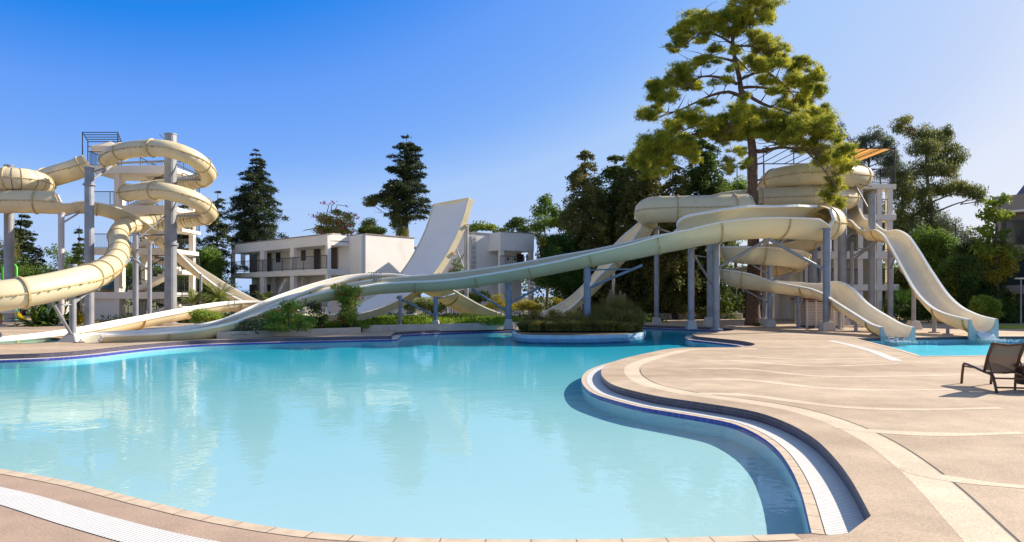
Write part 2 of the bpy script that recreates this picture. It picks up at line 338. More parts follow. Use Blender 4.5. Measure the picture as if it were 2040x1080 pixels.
# outside direction test
def strip2(name, A, B, z, m, kind='structure', label=None, zb=None):
    mb = MB(); a = [(p[0], p[1], z) for p in A]; b = [(p[0], p[1], z if zb is None else zb) for p in B]
    mb.strip(a, b); o = mb.build(name, m); o['kind'] = kind; return o
i_tip = int(np.argmin(np.linalg.norm(Wfar-np.array(ring_px([(1474, 698)])[0]), axis=1)))
Wmain = Wfar[i_tip:]                 # peninsula tip to the near corner
Wback = Wfar[:i_tip+1]
sgn = 1.0
for nm, L, g0, g1, rz in (('pool_edge_main', Wmain, 0.10, 0.425, 0.56), ('pool_edge_far', Wback, 0.09, 0.325, 0.42)):
    strip2('coping', L, offs(L, g0-0.01), 0.004, M_coping)
    strip2('gutter_grating', offs(L, g0), offs(L, g1), 0.006, M_grate)
strip2('gutter_floor', Wmain, offs(Wmain, .6), 0.001, M_front); strip2('gutter_floor', Wback, offs(Wback, .45), 0.001, M_front)
R_main = offs(Wmain, 0.42); R_back = offs(Wback, 0.32)
cut = max(3, int(0.1*len(R_main)*0)); R_main = R_main[:-1]
Rtail = np.array([tuple(G(x, y, ZD))[:2] for x, y in ((1690,1062),(1690,1062),(1640,1067),(1500,1092),(1350,1130),(1200,1200),(1100,1400))])
tail = Rtail[1:]
R = np.vstack([R_back[:-3], R_main[3:], tail])
# lower slab round the pool (front deck) with the pool cut out
mb = MB(); ext = [(-75, -8), (75, -8), (75, 75), (-75, 75)]
small_r = sm([(1697,680.5),(1697,680.5),(1765,699),(1829,719),(1829,719),(1900,719),(2040,716),(2300,710),(2300,710),(2300,676.5),(2300,676.5),(1985,676),(1850,677.5),(1700,680)], 0.02, 0.4)
small_l = sm([(-400,700),(-100,693.5),(0,692),(60,691),(112,689.5),(134,685),(126,679.5),(60,678),(0,678.5),(-150,680),(-400,682)], 0.02, 0.3)
mb.poly(ext, [W.tolist(), small_r.tolist(), small_l.tolist()], 0.0)
struct('pool_surround', mb, M_front)
# raised deck
outer = R.tolist()
outer = [[-74, R[0][1]-1.5]]+outer
endp = outer[-1]
outer += [[endp[0], -7], [74, -7], [74, 52], [-74, 52]]
mb = MB(); mb.poly(outer, [small_r.tolist(), small_l.tolist()], ZD)
struct('deck', mb, M_deck)
mb = MB(); rr = [(p[0], p[1], ZD) for p in outer[:len(R)+1]]; rb = [(p[0], p[1], 0.0) for p in outer[:len(R)+1]]
mb.strip(rb, rr, v1=ZD); struct('deck_riser', mb, M_mosaic)
# pale border band, drain slot
NB = [0]
def band(name, A, B, z, m): NB[0] += 1; return strip2(name, A, B, z-0.0032+0.0002*NB[0], m)
_d = Wmain[-2]-Wmain[-6]; _d = _d/np.linalg.norm(_d); _k = np.arange(1, 16)[:, None]*.2
WX = np.vstack([Wmain[:-3], Wmain[-3]+_d*_k+np.array([.25, 0])*(_k**2)*.06])
band('border_band', offs(WX, 0.92), offs(WX, 1.25), ZD+0.004, M_band)
band('drain_slot', offs(WX[int(len(WX)*.45):], 1.265), offs(WX[int(len(WX)*.45):], 1.285), ZD+0.004, mat('slot_dark', (0.05, 0.05, 0.05), 0.8))
# front deck strips (all flat)
Wn = Wnear
strip2('coping', Wn, offs(Wn, 0.12), 0.004, M_coping)
strip2('gutter_grating', offs(Wn, 0.40), offs(Wn, 0.70), 0.005, M_grate)
# wavy pale bands on the right deck
def zt(p, s, ox, oy): return (ox+p[0]/s, oy+p[1]/s)
bands = [([(760,160),(830,165),(950,183),(1150,188),(1400,182),(1620,178)], .16),
         ([(560,190),(720,192),(850,190),(1000,213),(1200,222),(1600,207)], .17),
         ([(500,232),(600,232),(850,228),(1000,250),(1150,272),(1620,268),(1900,262)], .17),
         ([(520,285),(600,285),(850,278),(1000,298),(1150,330),(1350,337),(1620,338),(2000,330)], .17),
         ([(480,360),(600,352),(800,346),(950,365),(1100,400),(1250,425),(1400,436),(1620,436),(2100,424)], .18),
         ([(1270,520),(1360,522),(1480,548),(1600,562),(1760,556),(1900,566),(2200,545)], .16),
         ([(1600,722),(1700,750),(1790,792),(1900,806),(2060,800),(2250,815)], .15)]
for q, wd in bands:
    c = np.array([tuple(G(*zt(p, 2.4545, 1140, 640), ZD))[:2] for p in q]); c = crom([(*p, 0) for p in c], 0.15)[:, :2]
    for _ in range(40): c[1:-1] = (c[:-2]+c[1:-1]*2+c[2:])/4
    tt = np.linspace(0, 1, len(c)); ww = .75*wd*(0.55+0.45*np.sin(np.pi*np.clip(tt*1.3, 0, 1)))*np.minimum(1, tt*8+0.1)
    band('paving_band', offs(c, -ww), offs(c, ww), ZD+0.004, M_band)
# band beside the small right pool
c = np.array([tuple(G(x, y, ZD))[:2] for x, y in ((1660,678.5),(1700,687),(1750,700),(1800,719.5))])
band('paving_band', c, offs(c, -0.28), ZD+0.005, M_grate)
for L in (small_r, small_l):
    strip2('coping', L, offs(L, 0.14), ZD+0.008, M_coping)
    strip2('pool_edge_riser', L, L, ZD+0.008, M_mosaic, zb=0.02)
# ground to the horizon: garden soil and grass outside the deck
mb = MB(); big = [(-900, -300), (900, -300), (900, 1500), (-900, 1500)]
mb.poly(big, [[(-74, -8), (74, -8), (74, 50), (-74, 50)]], 0.10); struct('ground', mb, mat('rough_grass_ground', (0.10, 0.12, 0.03), 0.9, 0.3, 0.3, bump=0.5, bscale=8, col2=(0.17, 0.15, 0.06)))

# basin
mb = MB(); nx, ny = 40, 30
def depth(x, y): return -(0.25-0.0*min(1, max(0, (y-12)/16)))
X = np.linspace(-45, 25, nx); Y = np.linspace(3, 46, ny)
mb.add([(x, y, depth(x, y)) for y in Y for x in X], [(j*nx+i, j*nx+i+1, (j+1)*nx+i+1, (j+1)*nx+i) for j in range(ny-1) for i in range(nx-1)])
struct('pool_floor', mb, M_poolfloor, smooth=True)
Wc = np.vstack([W, W[:1]])
mb = MB(); mb.strip([(p[0], p[1], -0.07) for p in Wc], [(p[0], p[1], -2.2) for p in Wc], v1=2.1)
struct('pool_wall', mb, M_poolwall)
mb = MB(); mb.strip([(p[0], p[1], 0.003) for p in Wc], [(p[0], p[1], -0.07) for p in Wc], v1=0.12)
struct('pool_edge_tiles', mb, M_bluetile)
mb = MB(); mb.poly(W.tolist(), [], -0.012); struct('water', mb, M_water)
for nm, L, dp in (('splash_pool_floor', small_r, -0.16), ('splash_pool_floor', small_l, -0.16)):
    mb = MB(); x0, y0 = L.min(0)-1; x1, y1 = L.max(0)+1
    mb.poly([(x0, y0), (x1, y0), (x1, y1), (x0, y1)], [], dp); struct('splash_pool_floor', mb, mat('splash_pool_floor_tiles', (0.50, 0.70, 0.76), 0.6, 0.05, 1))
    Lc = np.vstack([L, L[:1]]); mb = MB(); mb.strip([(p[0], p[1], 0.02) for p in Lc], [(p[0], p[1], dp-0.2) for p in Lc], v1=1); struct('splash_pool_wall', mb, M_poolwall)
    mb = MB(); mb.poly(L.tolist(), [], 0.04); struct('water', mb, M_water2)

# planted island in the pool: kerb wall, soil
isl = sm([(1024,664),(1040,667.0),(1120,668.5),(1200,667.5),(1265,665),(1284,661),(1276,656),(1200,653),(1120,652),(1040,655),(1020,660),(1024,664)], 0.13, 0.25)
Mi = mat('pale_blue_kerb_paint', (0.42, 0.60, 0.70), 0.6, 0.1, 3, stain=((0.5, 0.5, 0.48), 2, 0.55, 0.6))
mb = MB(); n_ = len(isl)
def inset(L, d):
    c = L.mean(0); v = L-c; r = np.linalg.norm(v, axis=1)[:, None]; return c+v*(r-d)/r
ii = inset(isl, 0.16)
mb.strip([(p[0], p[1], -.02) for p in isl], [(p[0], p[1], 0.13) for p in isl]); mb.strip([(p[0], p[1], 0.13) for p in isl], [(p[0], p[1], 0.13) for p in ii]); mb.strip([(p[0], p[1], 0.13) for p in ii], [(p[0], p[1], 0.05) for p in ii])
tag(mb.build('island_kerb', Mi), 'pale blue painted kerb wall round the grassy planting island in the pool', 'kerb wall')
mb = MB(); mb.strip([(p[0], p[1], -1.2) for p in isl], [(p[0], p[1], -.021) for p in isl], v1=1.2); struct('pool_wall', mb, mat('underwater_dimming_blue', (.02,.22,.42), .6))  # dark blue stands in for water dimming the lit wall below the surface
mb = MB(); mb.poly(ii.tolist(), [], 0.115); struct('island_soil', mb, M_earth)

# planters on the far deck
def planter(name, px, h, label, thick=0.3, base=ZD, m=None):
    c = np.array([tuple(G(x, y, base))[:2] for x, y in px]); c = crom([(*p, 0) for p in c], 0.4)[:, :2]
    a = c; b = offs(c, thick); mb = MB(); z = base+h
    mb.strip([(p[0], p[1], base-.05) for p in a], [(p[0], p[1], z) for p in a]); mb.strip([(p[0], p[1], z) for p in a], [(p[0], p[1], z) for p in b]); mb.strip([(p[0], p[1], z) for p in b], [(p[0], p[1], base) for p in b])
    for e in (0, -1):
        mb.add([(a[e][0], a[e][1], base), (b[e][0], b[e][1], base), (b[e][0], b[e][1], z), (a[e][0], a[e][1], z)], [(0, 1, 2, 3)])
    # capping stone
    tag(mb.build(name, m or M_pl), label, 'planter wall'); return c
M_pl = mat('beige_planter_stone', (0.60, 0.47, 0.36), 0.8, 0.1, 2, bump=0.15, stain=((0.4, 0.3, 0.22), 2.5, 0.56, 0.5))
c1 = planter('planter_wall', [(432,675),(500,673),(560,670),(640,667.5),(700,665.5),(719,664)], 0.27, 'low beige planter wall in front of the red flowering shrubs')
c2 = planter('planter_wall', [(722,661.5),(800,659.5),(900,657),(1000,654.5),(1060,652)], 0.3, 'low beige planter wall running from the red shrub to the pool island')
# raised soil behind the planter walls
def soil(name, front, back_y, z, m=M_earth):
    mb = MB(); b = [(front[-1][0], back_y), (front[0][0], back_y)]
    mb.poly([tuple(p) for p in front]+b, [], z); struct(name, mb, m)
soil('planting_soil', offs(c1, 0.2), 44, 0.34); soil('planting_soil', offs(c2, 0.2), 46, 0.36)
# ------------------------------------------------------------------ water slides
def frames(S):
    Pp = S[:, :3]; T = np.zeros_like(Pp); T[1:-1] = Pp[2:]-Pp[:-2]; T[0] = Pp[1]-Pp[0]; T[-1] = Pp[-1]-Pp[-2]
    T /= np.linalg.norm(T, axis=1)[:, None]; Z = np.array([0, 0, 1.0]); Sd = np.cross(T, Z); Sd /= np.linalg.norm(Sd, axis=1)[:, None]
    return T, Sd, np.cross(Sd, T)
def sec(S, Sd, U, i, phi, r): return S[i, :3]+r*(math.sin(phi)*Sd[i]-math.cos(phi)*U[i])
def slide(name, label, ctrl, outer=None, joint=3.0, stripes=(), closed_at=170, seams=True, rims=True, part='chute', steps=0.28, t=0.05, phase=0.4, cat='water slide', inner=None):
    outer = outer or M_cream; inner = inner or M_inner
    C = [(*P(x, y, D), r, L, R) for x, y, D, r, L, R in ctrl]
    S = crom(C, steps); S[:, 4:] = np.clip(S[:, 4:], 20, 180); T, Sd, U = frames(S); N = len(S)
    arc = np.concatenate([[0], np.cumsum(np.linalg.norm(np.diff(S[:, :3], axis=0), axis=1))])
    low = S[int(np.argmin(S[:, 2])), :3]
    root = thing(name, (low[0], low[1], ZD), label, cat)
    closed = (S[:, 4] > closed_at) & (S[:, 5] > closed_at)
    # one chute mesh per closed/open run
    runs = []; i0 = 0
    for i in range(1, N):
        if closed[i] != closed[i-1] or i == N-1:
            runs.append((i0, i, bool(closed[i-1]))); i0 = i
    K = 26
    for a, b, cl in runs:
        if b-a < 1: continue
        mb = MB()
        for side, rr in ((0, 0.0), (1, t)):
            vs = []
            for i in range(a, b+1):
                L, R_ = math.radians(S[i, 4]), math.radians(S[i, 5])
                for k in range(K+1): vs.append(sec(S, Sd, U, i, -L+(L+R_)*k/K, S[i, 3]+rr))
            w_ = K+1
            fs = [(j*w_+k, j*w_+k+1, (j+1)*w_+k+1, (j+1)*w_+k) if side == 0 else (j*w_+k+1, j*w_+k, (j+1)*w_+k, (j+1)*w_+k+1) for j in range(b-a) for k in range(K)]
            mb.cur = 0 if side else 1; mb.add(vs, fs)
        for e in (a, b):                 # end rings
            mb.cur = 0; vs = []; L, R_ = math.radians(S[e, 4]), math.radians(S[e, 5])
            if e not in (0, N-1): continue
            for k in range(K+1): vs += [sec(S, Sd, U, e, -L+(L+R_)*k/K, S[e, 3]), sec(S, Sd, U, e, -L+(L+R_)*k/K, S[e, 3]+t)]
            mb.add(vs, [(2*k, 2*k+1, 2*k+3, 2*k+2) for k in range(K)])
        mb.build('tube' if cl else part, [outer, inner], root, smooth=True)
        if rims and not cl:
            for sd, col_ in ((-1, 4), (1, 5)):
                if S[a:b+1, col_].min() > 172: continue
                mb = MB(); vs = []
                for i in range(a, b+1):
                    ph = sd*math.radians(S[i, col_]); r = S[i, 3]
                    p = sec(S, Sd, U, i, ph, r-0.015); q = sec(S, Sd, U, i, ph, r+t+0.06)
                    tn = (math.cos(ph)*Sd[i]+math.sin(ph)*U[i])*sd*0.03
                    vs += [p+tn, q+tn, q-tn*1.3, p-tn*1.3]
                mb.add(vs, [(4*j+k, 4*j+(k+1)%4, 4*(j+1)+(k+1)%4, 4*(j+1)+k) for j in range(b-a) for k in range(4)]+[(3, 2, 1, 0), tuple(4*(b-a)+k for k in range(4))])
                mb.build('rim', M_rim, root)
        if seams and cl:
            for ph in (-math.pi/2, math.pi/2):
                mb = MB(); vs = []
                for i in range(a, b+1):
                    r = S[i, 3]+t-0.01; p = sec(S, Sd, U, i, ph, r); q = sec(S, Sd, U, i, ph, r+0.05); u = U[i]*0.022
                    vs += [p+u, q+u, q-u, p-u]
                mb.add(vs, [(4*j+k, 4*j+(k+1)%4, 4*(j+1)+(k+1)%4, 4*(j+1)+k) for j in range(b-a) for k in range(4)])
                for s_ in np.arange(arc[a], arc[b], 0.24):       # bolts
                    i = min(N-1, int(np.searchsorted(arc, s_))); p = sec(S, Sd, U, i, ph, S[i, 3]+t+0.03); p = Vector(p)-Vector(U[i])*0.03
                    mb.M = Matrix.Translation(p); mb.box(-.022, .022, -.022, .022, -.035, .0); mb.M = None
                mb.build('seam_flange', M_joint, root)
    def ring(s0, wd, h, m, nm, inset_=0.0):
        i = int(np.clip(np.searchsorted(arc, s0), 1, N-2)); c = S[i]; d = T[i]*wd/2; vs = []
        L, R_ = math.radians(c[4]), math.radians(c[5])
        r0, r1 = c[3]+t-0.02-inset_, c[3]+t+h
        for k in range(K+1):
            ph = -L+(L+R_)*k/K; p = sec(S, Sd, U, i, ph, r0); q = sec(S, Sd, U, i, ph, r1)
            vs += [p-d, q-d, q+d, p+d]
        mb = MB(); mb.add(vs, [(4*j+k, 4*j+(k+1)%4, 4*(j+1)+(k+1)%4, 4*(j+1)+k) for j in range(K) for k in range(4)]+[(3, 2, 1, 0), tuple(4*K+k for k in range(4))])
        mb.build(nm, m, root)
    s_ = phase
    while s_ < arc[-1]:
        ring(s_, 0.07, 0.06, M_joint, 'joint_flange'); s_ += joint
    for (a0, a1, nst) in stripes:        # from one control point to another
        ia, ib = (int(np.argmin(np.linalg.norm(S[:, :3]-np.array(P(*ctrl[q_][:3])), axis=1))) for q_ in (a0, a1))
        for q in np.linspace(arc[ia], arc[ib], nst): ring(q, 0.04, 0.008, M_stripe, 'ring_stripe')
    return root, S, arc

# enclosed spiral tube of the left tower
A_ctrl = [(214,322,42.2),(220,312,41.0),(238,303,39.6),(285,296,38.3),(335,297,38.1),(385,315,38.9),(413,341,40.6),(405,357,42.6),(365,366,43.9),(300,375,43.9),(262,383,42.9),(250,384,41),
          (268,383,39.2),(300,380,38.4),(335,382,38.1),(385,397,38.9),(416,422,40.7),(402,434,42.8),(355,440,43.7),(300,446,43.0),(255,450,41.2),(236,463,39.3),(238,492,37.3),(229,520,33),(200,543,28),(150,561,23.9),(80,577,22.6),(0,590,21.6),(-120,606,20.8),(-260,620,20.2)]
slide('spiral_tube_slide', 'cream enclosed tube slide coiling round the thick column at left and sweeping low left', [(x, y, D, 0.43 if i < 19 else .45, 180, 180) for i, (x, y, D) in enumerate(A_ctrl)], joint=3.1, stripes=((7, 8, 7), (17, 19, 13)))

# left loop that starts as a tube and becomes an open drop flume climbing the wing
B = [(176,327,43,.6,180,180),(150,338,42.8,.6,180,180),(110,350,43.2,.6,180,180),(60,366,44.4,.6,180,180),(0,372,45,.6,180,180),(-60,366,44,.6,180,180),(-90,362,42,.6,180,180),(-60,358,39.8,.6,180,180),
     (0,356,39.0,.6,180,180),(50,358,39.6,.6,180,180),(84,368,41.6,.6,180,180),(70,382,44,.6,180,180),(20,390,45.3,.6,180,180),(-50,396,45,.6,180,180),(-95,402,42.6,.6,180,180),(-70,404,40,.6,180,180),
     (0,402,39.2,.62,180,180),(60,402,39.2,.62,178,178),(108,404,39.6,.62,178,178),(119,404,39.7,.62,100,95),(170,404,40.3,.62,92,92),(220,413,41,.62,85,90),(265,432,42,.62,80,85),(310,460,43,.62,78,80),(350,492,43.6,.62,75,80),
     (400,533,43.8,.62,75,80),(450,568,43.3,.62,75,80),(495,593,42.2,.62,75,80),(545,612,40.8,.62,75,80),(600,622,38.6,.64,75,75),(635,626,37,.7,70,70)]
slide('drop_flume_slide', 'cream slide looping at the left edge, then dropping open behind the thick column', B, joint=2.9, stripes=((8, 11, 15),))

# return flume from the wing to the small left pool
B2 = [(660,630,36.5,.62,72,72),(620,616,38,.6,72,72),(575,604,38.8,.58,75,75),(520,599,38.6,.55,78,80),(460,601,37.2,.55,80,82),(400,609,35.4,.55,80,80),(330,622,33.2,.55,80,80),(250,636,31,.55,78,78),(170,650,28.8,.55,75,75),(80,661,26.8,.55,72,72),(0,668,25.4,.55,72,72),(-100,676,24.2,.55,72,72)]
slide('return_flume', 'low cream flume running past the round bush into the small left pool', [(x, y-2, D, r, L, R) for x, y, D, r, L, R in B2], joint=3.2)

# long main flume (pale green outside)
C1 = [(1560,428,41.5,.74,178,178),(1605,434,40.5,.74,178,178),(1640,440,38.2,.78,178,178),(1650,444,35.4,.8,178,178),(1645,446,33.6,.82,178,178),(1632,445,33,.82,178,178),(1628,444,32.9,.82,95,166),(1600,442,32.4,.82,93,160),(1560,440,31.9,.82,92,148),(1500,439,31.5,.83,90,145),(1428,447,31.5,.83,90,140),(1364,460,31.6,.80,88,134),(1355,462,31.6,.80,88,104),(1308,472,31.8,.78,86,100),
      (1258,484,32.0,.75,82,100),(1217,493,32.2,.72,80,100),(1150,506,32.6,.70,75,100),(1100,516,32.8,.70,73,102),(1007,533,33.2,.70,72,102),(889,549,33.4,.70,70,100),(800,554,33,.68,72,95),(736,559,32.2,.66,74,90),(692,566,31.5,.64,75,85),(633,575,30.6,.62,77,80),(588,586,29.6,.60,80,80),(529,607,28.2,.58,80,80),(480,626,27.3,.56,80,80),(440,639,26.6,.55,80,80),(380,650,25.8,.53,78,78),(311,655,25,.52,75,75),(240,658,24.3,.5,75,75),(186,662,23.7,.5,75,75),(174,672,23.5,.42,70,70)]
slide('long_flume', 'longest flume, pale green outside, sweeping from the right spirals to the deck at left', C1, outer=M_green, joint=3.0, inner=M_ingreen)

# second flume: tube, drop, valley, hump, then parallel to the long flume
C2 = [(1620,430,39.5,.64,85,85),(1575,420,37.2,.64,85,85),(1530,416,36.4,.64,85,85),(1493,414,36.2,.66,90,90),(1488,414,36.2,.68,178,178),(1400,416,36.4,.68,178,178),(1330,417,36.8,.68,178,178),(1303,418,37.2,.68,178,178),(1290,422,38.0,.68,178,178),(1289,430,38.7,.70,75,122),(1266,460,39.2,.76,62,124),(1239,488,39.5,.78,60,122),(1200,529,39.8,.76,58,112),(1162,570,40.2,.74,56,100),(1126,602,40.3,.70,58,92),(1081,622,40.0,.66,66,82),(1016,630,39.3,.62,85,75),
      (960,616,38,.64,90,75),(915,594,37,.66,90,78),(875,570,36,.66,85,80),(837,553,35,.64,80,85),(800,545,34.6,.62,80,88),(766,543,34.3,.62,80,88),(725,545,33.7,.62,80,88),(692,549,33.1,.62,80,86),(633,563,31.9,.6,80,82),(588,578,30.9,.58,80,80),(529,601,29.5,.56,80,80),(480,622,28.5,.55,80,80),(440,636,27.9,.54,80,80),(380,645,27,.52,78,78),(300,652,26,.5,75,75),(220,656,25.1,.5,75,75),(172,660,24.6,.5,75,75),(160,669,24.4,.42,70,70)]
slide('humped_flume', 'cream slide diving from a level tube behind the island and humping beside the longest flume', C2, joint=3.0, phase=0.9)

def hoop(root, px, y0, y1, D, w_=.14):
    p = P(px, y1, D); q = P(px, y0, D); mb = MB(); a = Vector((w_/2, 0, 0))
    mb.tube([p-a, q-a+Vector((0, 0, -.06)), q-a*.6, q+a*.6, q+a+Vector((0, 0, -.06)), p+a, p-a], .022, 6); mb.build('grab_hoop', M_steel, root)
for n_ in bpy.data.objects:
    if n_.name == 'humped_flume':
        for px in (742, 749, 757): hoop(n_, px, 543, 561, 33.0, .1)
    if n_.name == 'return_flume': hoop(n_, 462, 598, 615, 36.4, .3)

# right spiral: two high enclosed loops, two low open loops, exit to the right pool
c_ = lambda x, y, D, r=.6, L=180, R=180: (x, y, D, r, L, R)
X_ctrl = [c_(1600,352,45.5),c_(1660,350,45),c_(1708,351,43),c_(1715,352,41),c_(1690,350,39.5),c_(1650,347,38.9),c_(1600,348,38.8),c_(1555,355,39.6),c_(1533,366,41.5),c_(1550,378,44),c_(1610,386,45.3),c_(1665,391,44),c_(1690,394,41.8),c_(1672,394,39.8),c_(1640,393,39.0),c_(1600,394,38.9),c_(1540,396,39.2),c_(1480,400,39.6),c_(1435,406,40.8),c_(1425,416,42.6),c_(1450,430,44.2),c_(1520,446,45.2),
          c_(1590,460,44.4,.6,178,178),c_(1622,471,42.6,.6,178,178),c_(1606,479,41.0,.6,178,178),c_(1570,484,40.4,.62,95,95),c_(1521,489,40.2,.62,92,95),c_(1475,493,39.4,.62,92,95),c_(1456,498,37.8,.62,92,105),c_(1480,501,36.2,.62,92,108),c_(1521,503,35.6,.62,92,108),c_(1570,508,36.2,.62,92,105),c_(1589,516,37.8,.62,92,100),c_(1570,524,39.6,.62,92,100),c_(1521,531,40.2,.62,92,100),c_(1475,540,39.4,.62,92,100),
          c_(1458,545,37.8,.62,95,112),c_(1475,550,36.2,.62,95,112),c_(1510,555,35.7,.6,95,100),c_(1540,559,35.4,.6,92,84),c_(1573,563,35.0,.6,92,82),c_(1610,567,34.2,.6,95,80),c_(1642,573,33.2,.62,115,82),c_(1668,583,32,.62,112,84),c_(1698,603,30.6,.6,90,86),c_(1740,629,28.8,.56,86,86),c_(1768,645,27.5,.54,86,86),c_(1788,652,26.5,.54,88,88)]
Xr, XS, _ = slide('double_spiral_slide', 'cream slide of high and low coils round the pine, ending at the right pool', X_ctrl, joint=3.2)

# wavy chute from the right tower
W_ctrl = [(1688,398,43.5,.5),(1694,420,42,.5),(1702,436,40.5,.52),(1716,440,39.6,.52),(1730,453,38.6,.55),(1745,461,37.7,.55),(1763,458,36.8,.55),(1783,468,35.8,.56),(1800,492,34.8,.56),(1828,540,33,.56),(1858,586,31,.56),(1887,613,29.5,.56),(1920,628,28.2,.56),(1958,637,27.2,.56)]
Wr, WS, _ = slide('wavy_slide', 'cream wavy open slide plunging from the right tower into the right pool', [(x, y, D, r, 90, 90) for x, y, D, r in W_ctrl], joint=2.2)

# blue mouth panels of the two chutes at the right pool
M_mouth = mat('pale_blue_mouth_panel', (0.36, 0.45, 0.45), 0.4, 0.06, 2)
def mouth(S, root):
    T, Sd, U = frames(S); i = len(S)-1; c = S[i, :3]; r = S[i, 3]; s = Sd[i]*np.array([1, 1, 0]); s /= np.linalg.norm(s)
    f = T[i]*np.array([1, 1, 0]); f /= np.linalg.norm(f); mb = MB(); vs = []; K = 20; bot = 0.0-c[2]
    for y in (-0.02, 0.06):
        for k in range(K+1):
            ph = math.radians(-88+176*k/K); a = c+f*y+s*math.sin(ph)*(r-.01)+np.array([0, 0, -math.cos(ph)*(r-.01)])
            ox = max(-1, min(1, math.sin(ph)*1.3))*(r+.1); oz = min(0.02, 0) if abs(ph) > 1.5 else (bot if abs(math.sin(ph))*1.3 < 1 else bot*(1-(abs(ph)-0.877)/(1.536-0.877)))
            b = c+f*y+s*ox+np.array([0, 0, oz]); vs += [a, b]
    n_ = 2*(K+1)
    fs = [(2*k, 2*k+1, 2*k+3, 2*k+2) for k in range(K)]+[(n_+2*k, n_+2*k+2, n_+2*k+3, n_+2*k+1) for k in range(K)]+[(2*k+1, n_+2*k+1, n_+2*k+3, 2*k+3) for k in range(K)]+[(2*k, 2*k+2, n_+2*k+2, n_+2*k) for k in range(K)]
    mb.add(vs, fs); mb.build('mouth_panel', M_mouth, root)
    return c, f, s
foam = mat('white_water_foam', (0.9, 0.93, 0.95), 0.6, 0.02, 5, transl=0.3)
for S_, r_, lab in ((XS, Xr, 'white splash of water at the mouth of the lower right chute'), (WS, Wr, 'white splash of water at the mouth of the wavy slide by the lounger')):
    c, f, s = mouth(S_, r_)
    mb = MB()
    for _ in range(260):
        a = random.random()**1.5*1.5; b = random.gauss(0.1, .25)*(0.4+a); p = Vector(c)+Vector(f)*a+Vector(s)*b; p.z = 0.045+abs(random.gauss(0, .05))*(1.2-a*.6 if a < 1.4 else .3)
        q = random.uniform(.008, .03); mb.lathe([(0.001, -q*.5), (q*1.4, 0), (0.001, q*.5)], 6, p)
    sh = MB(); 
    for k in range(10):
        x = (k/9-.5)*.55; 
        sh.tube([Vector(c)+Vector(s)*x+Vector((0, 0, -0.52+x*x*.6))-Vector(f)*.3, Vector(c)+Vector(s)*x*1.1+Vector((0, 0, -0.56))+Vector(f)*.1, Vector((c[0]+s[0]*x*1.2+f[0]*.35, c[1]+s[1]*x*1.2+f[1]*.35, .03))], [.03, .035, .02], 6)
    o = mb.build('splash', foam, smooth=True); tag(o, lab, 'splash', kind='stuff')
    sh.build('water_sheet', foam, o, smooth=True)

# the upright wing
An = np.array([-2.44, 38.2]); Aw = np.array([-4.77, 40.9]); wv = Aw-An; ax = np.array([-0.757, -0.653])
def on_plane(px, py, A0, u):          # pixel ray with the vertical plane through A0 along u
    k = (px-CX)/F; # x = k*y ; A0+u*t
    t = (k*A0[1]-A0[0])/(u[0]-k*u[1]); q = A0+u*t; return np.array([q[0], q[1], H+(YH-py)/F*q[1]])
edge = [on_plane(x, y, An, ax) for x, y in ((934,396),(920,444),(901,487),(877,528),(853,558),(822,584),(795,600),(751,618),(715,627),(670,630),(630,628))]
E = crom([tuple(p) for p in edge], 0.3)
Tn = np.gradient(E, axis=0); Tn /= np.linalg.norm(Tn, axis=1)[:, None]; wv3 = np.array([wv[0], wv[1], 0.0])
Nn = np.cross(Tn, wv3/np.linalg.norm(wv3)); Nn /= np.linalg.norm(Nn, axis=1)[:, None]
if Nn[len(E)//2][2] < 0: Nn = -Nn
width = np.linspace(1.0, 1.0, len(E)); tt = np.linspace(0, 1, len(E)); width = 1-0.55*np.clip((tt-0.62)/0.38, 0, 1)
wing = thing('boomerang_wing', (edge[7][0], edge[7][1], ZD), 'tall upright white half pipe wing with a curved face between the hotel blocks', 'water slide')
A_ = [E[i] for i in range(len(E))]; B_ = [E[i]+wv3*width[i] for i in range(len(E))]
mb = MB(); K = 8; vs = []
for i in range(len(E)):
    for k in range(K+1):
        f_ = k/K; bow = 0.10*(1-(2*f_-1)**2); vs.append(E[i]+wv3*width[i]*f_-Nn[i]*bow)
for i in range(len(E)):
    for k in range(K+1): vs.append(vs[i*(K+1)+k]-Nn[i]*0.05)
o_ = len(E)*(K+1); w_ = K+1
fs = [(i*w_+k, i*w_+k+1, (i+1)*w_+k+1, (i+1)*w_+k) for i in range(len(E)-1) for k in range(K)]
mb.add(vs, fs+[tuple(o_+q for q in reversed(f)) for f in fs]); mb.build('curved_face', M_wing, wing, smooth=True)
def side_panel(Lp, sgn_, nm):
    vs = []; w1 = wv3/np.linalg.norm(wv3)*0.05*sgn_
    for i in range(len(E)):
        vs += [Lp[i]+Nn[i]*0.05, Lp[i]+Nn[i]*0.05+w1, Lp[i]-Nn[i]*0.32+w1, Lp[i]-Nn[i]*0.32]
    mb = MB(); mb.add(vs, [(4*j+k, 4*j+(k+1)%4, 4*(j+1)+(k+1)%4, 4*(j+1)+k) for j in range(len(E)-1) for k in range(4)]+[(3, 2, 1, 0), tuple(4*(len(E)-1)+k for k in range(4))])
    mb.build(nm, M_cream, wing)
side_panel(A_, -1, 'side_rim'); side_panel(B_, 1, 'side_rim')
mb = MB(); p0, p1, nn, tz = E[0], E[0]+wv3, Nn[0], -Tn[0]*0.06
mb.add([p0+nn*.05, p1+nn*.05, p1-nn*.4, p0-nn*.4, p0+nn*.05+tz, p1+nn*.05+tz, p1-nn*.4+tz, p0-nn*.4+tz], [(0,3,2,1),(4,5,6,7),(0,1,5,4),(1,2,6,5),(2,3,7,6),(3,0,4,7)]); mb.build('top_rim', M_cream, wing)
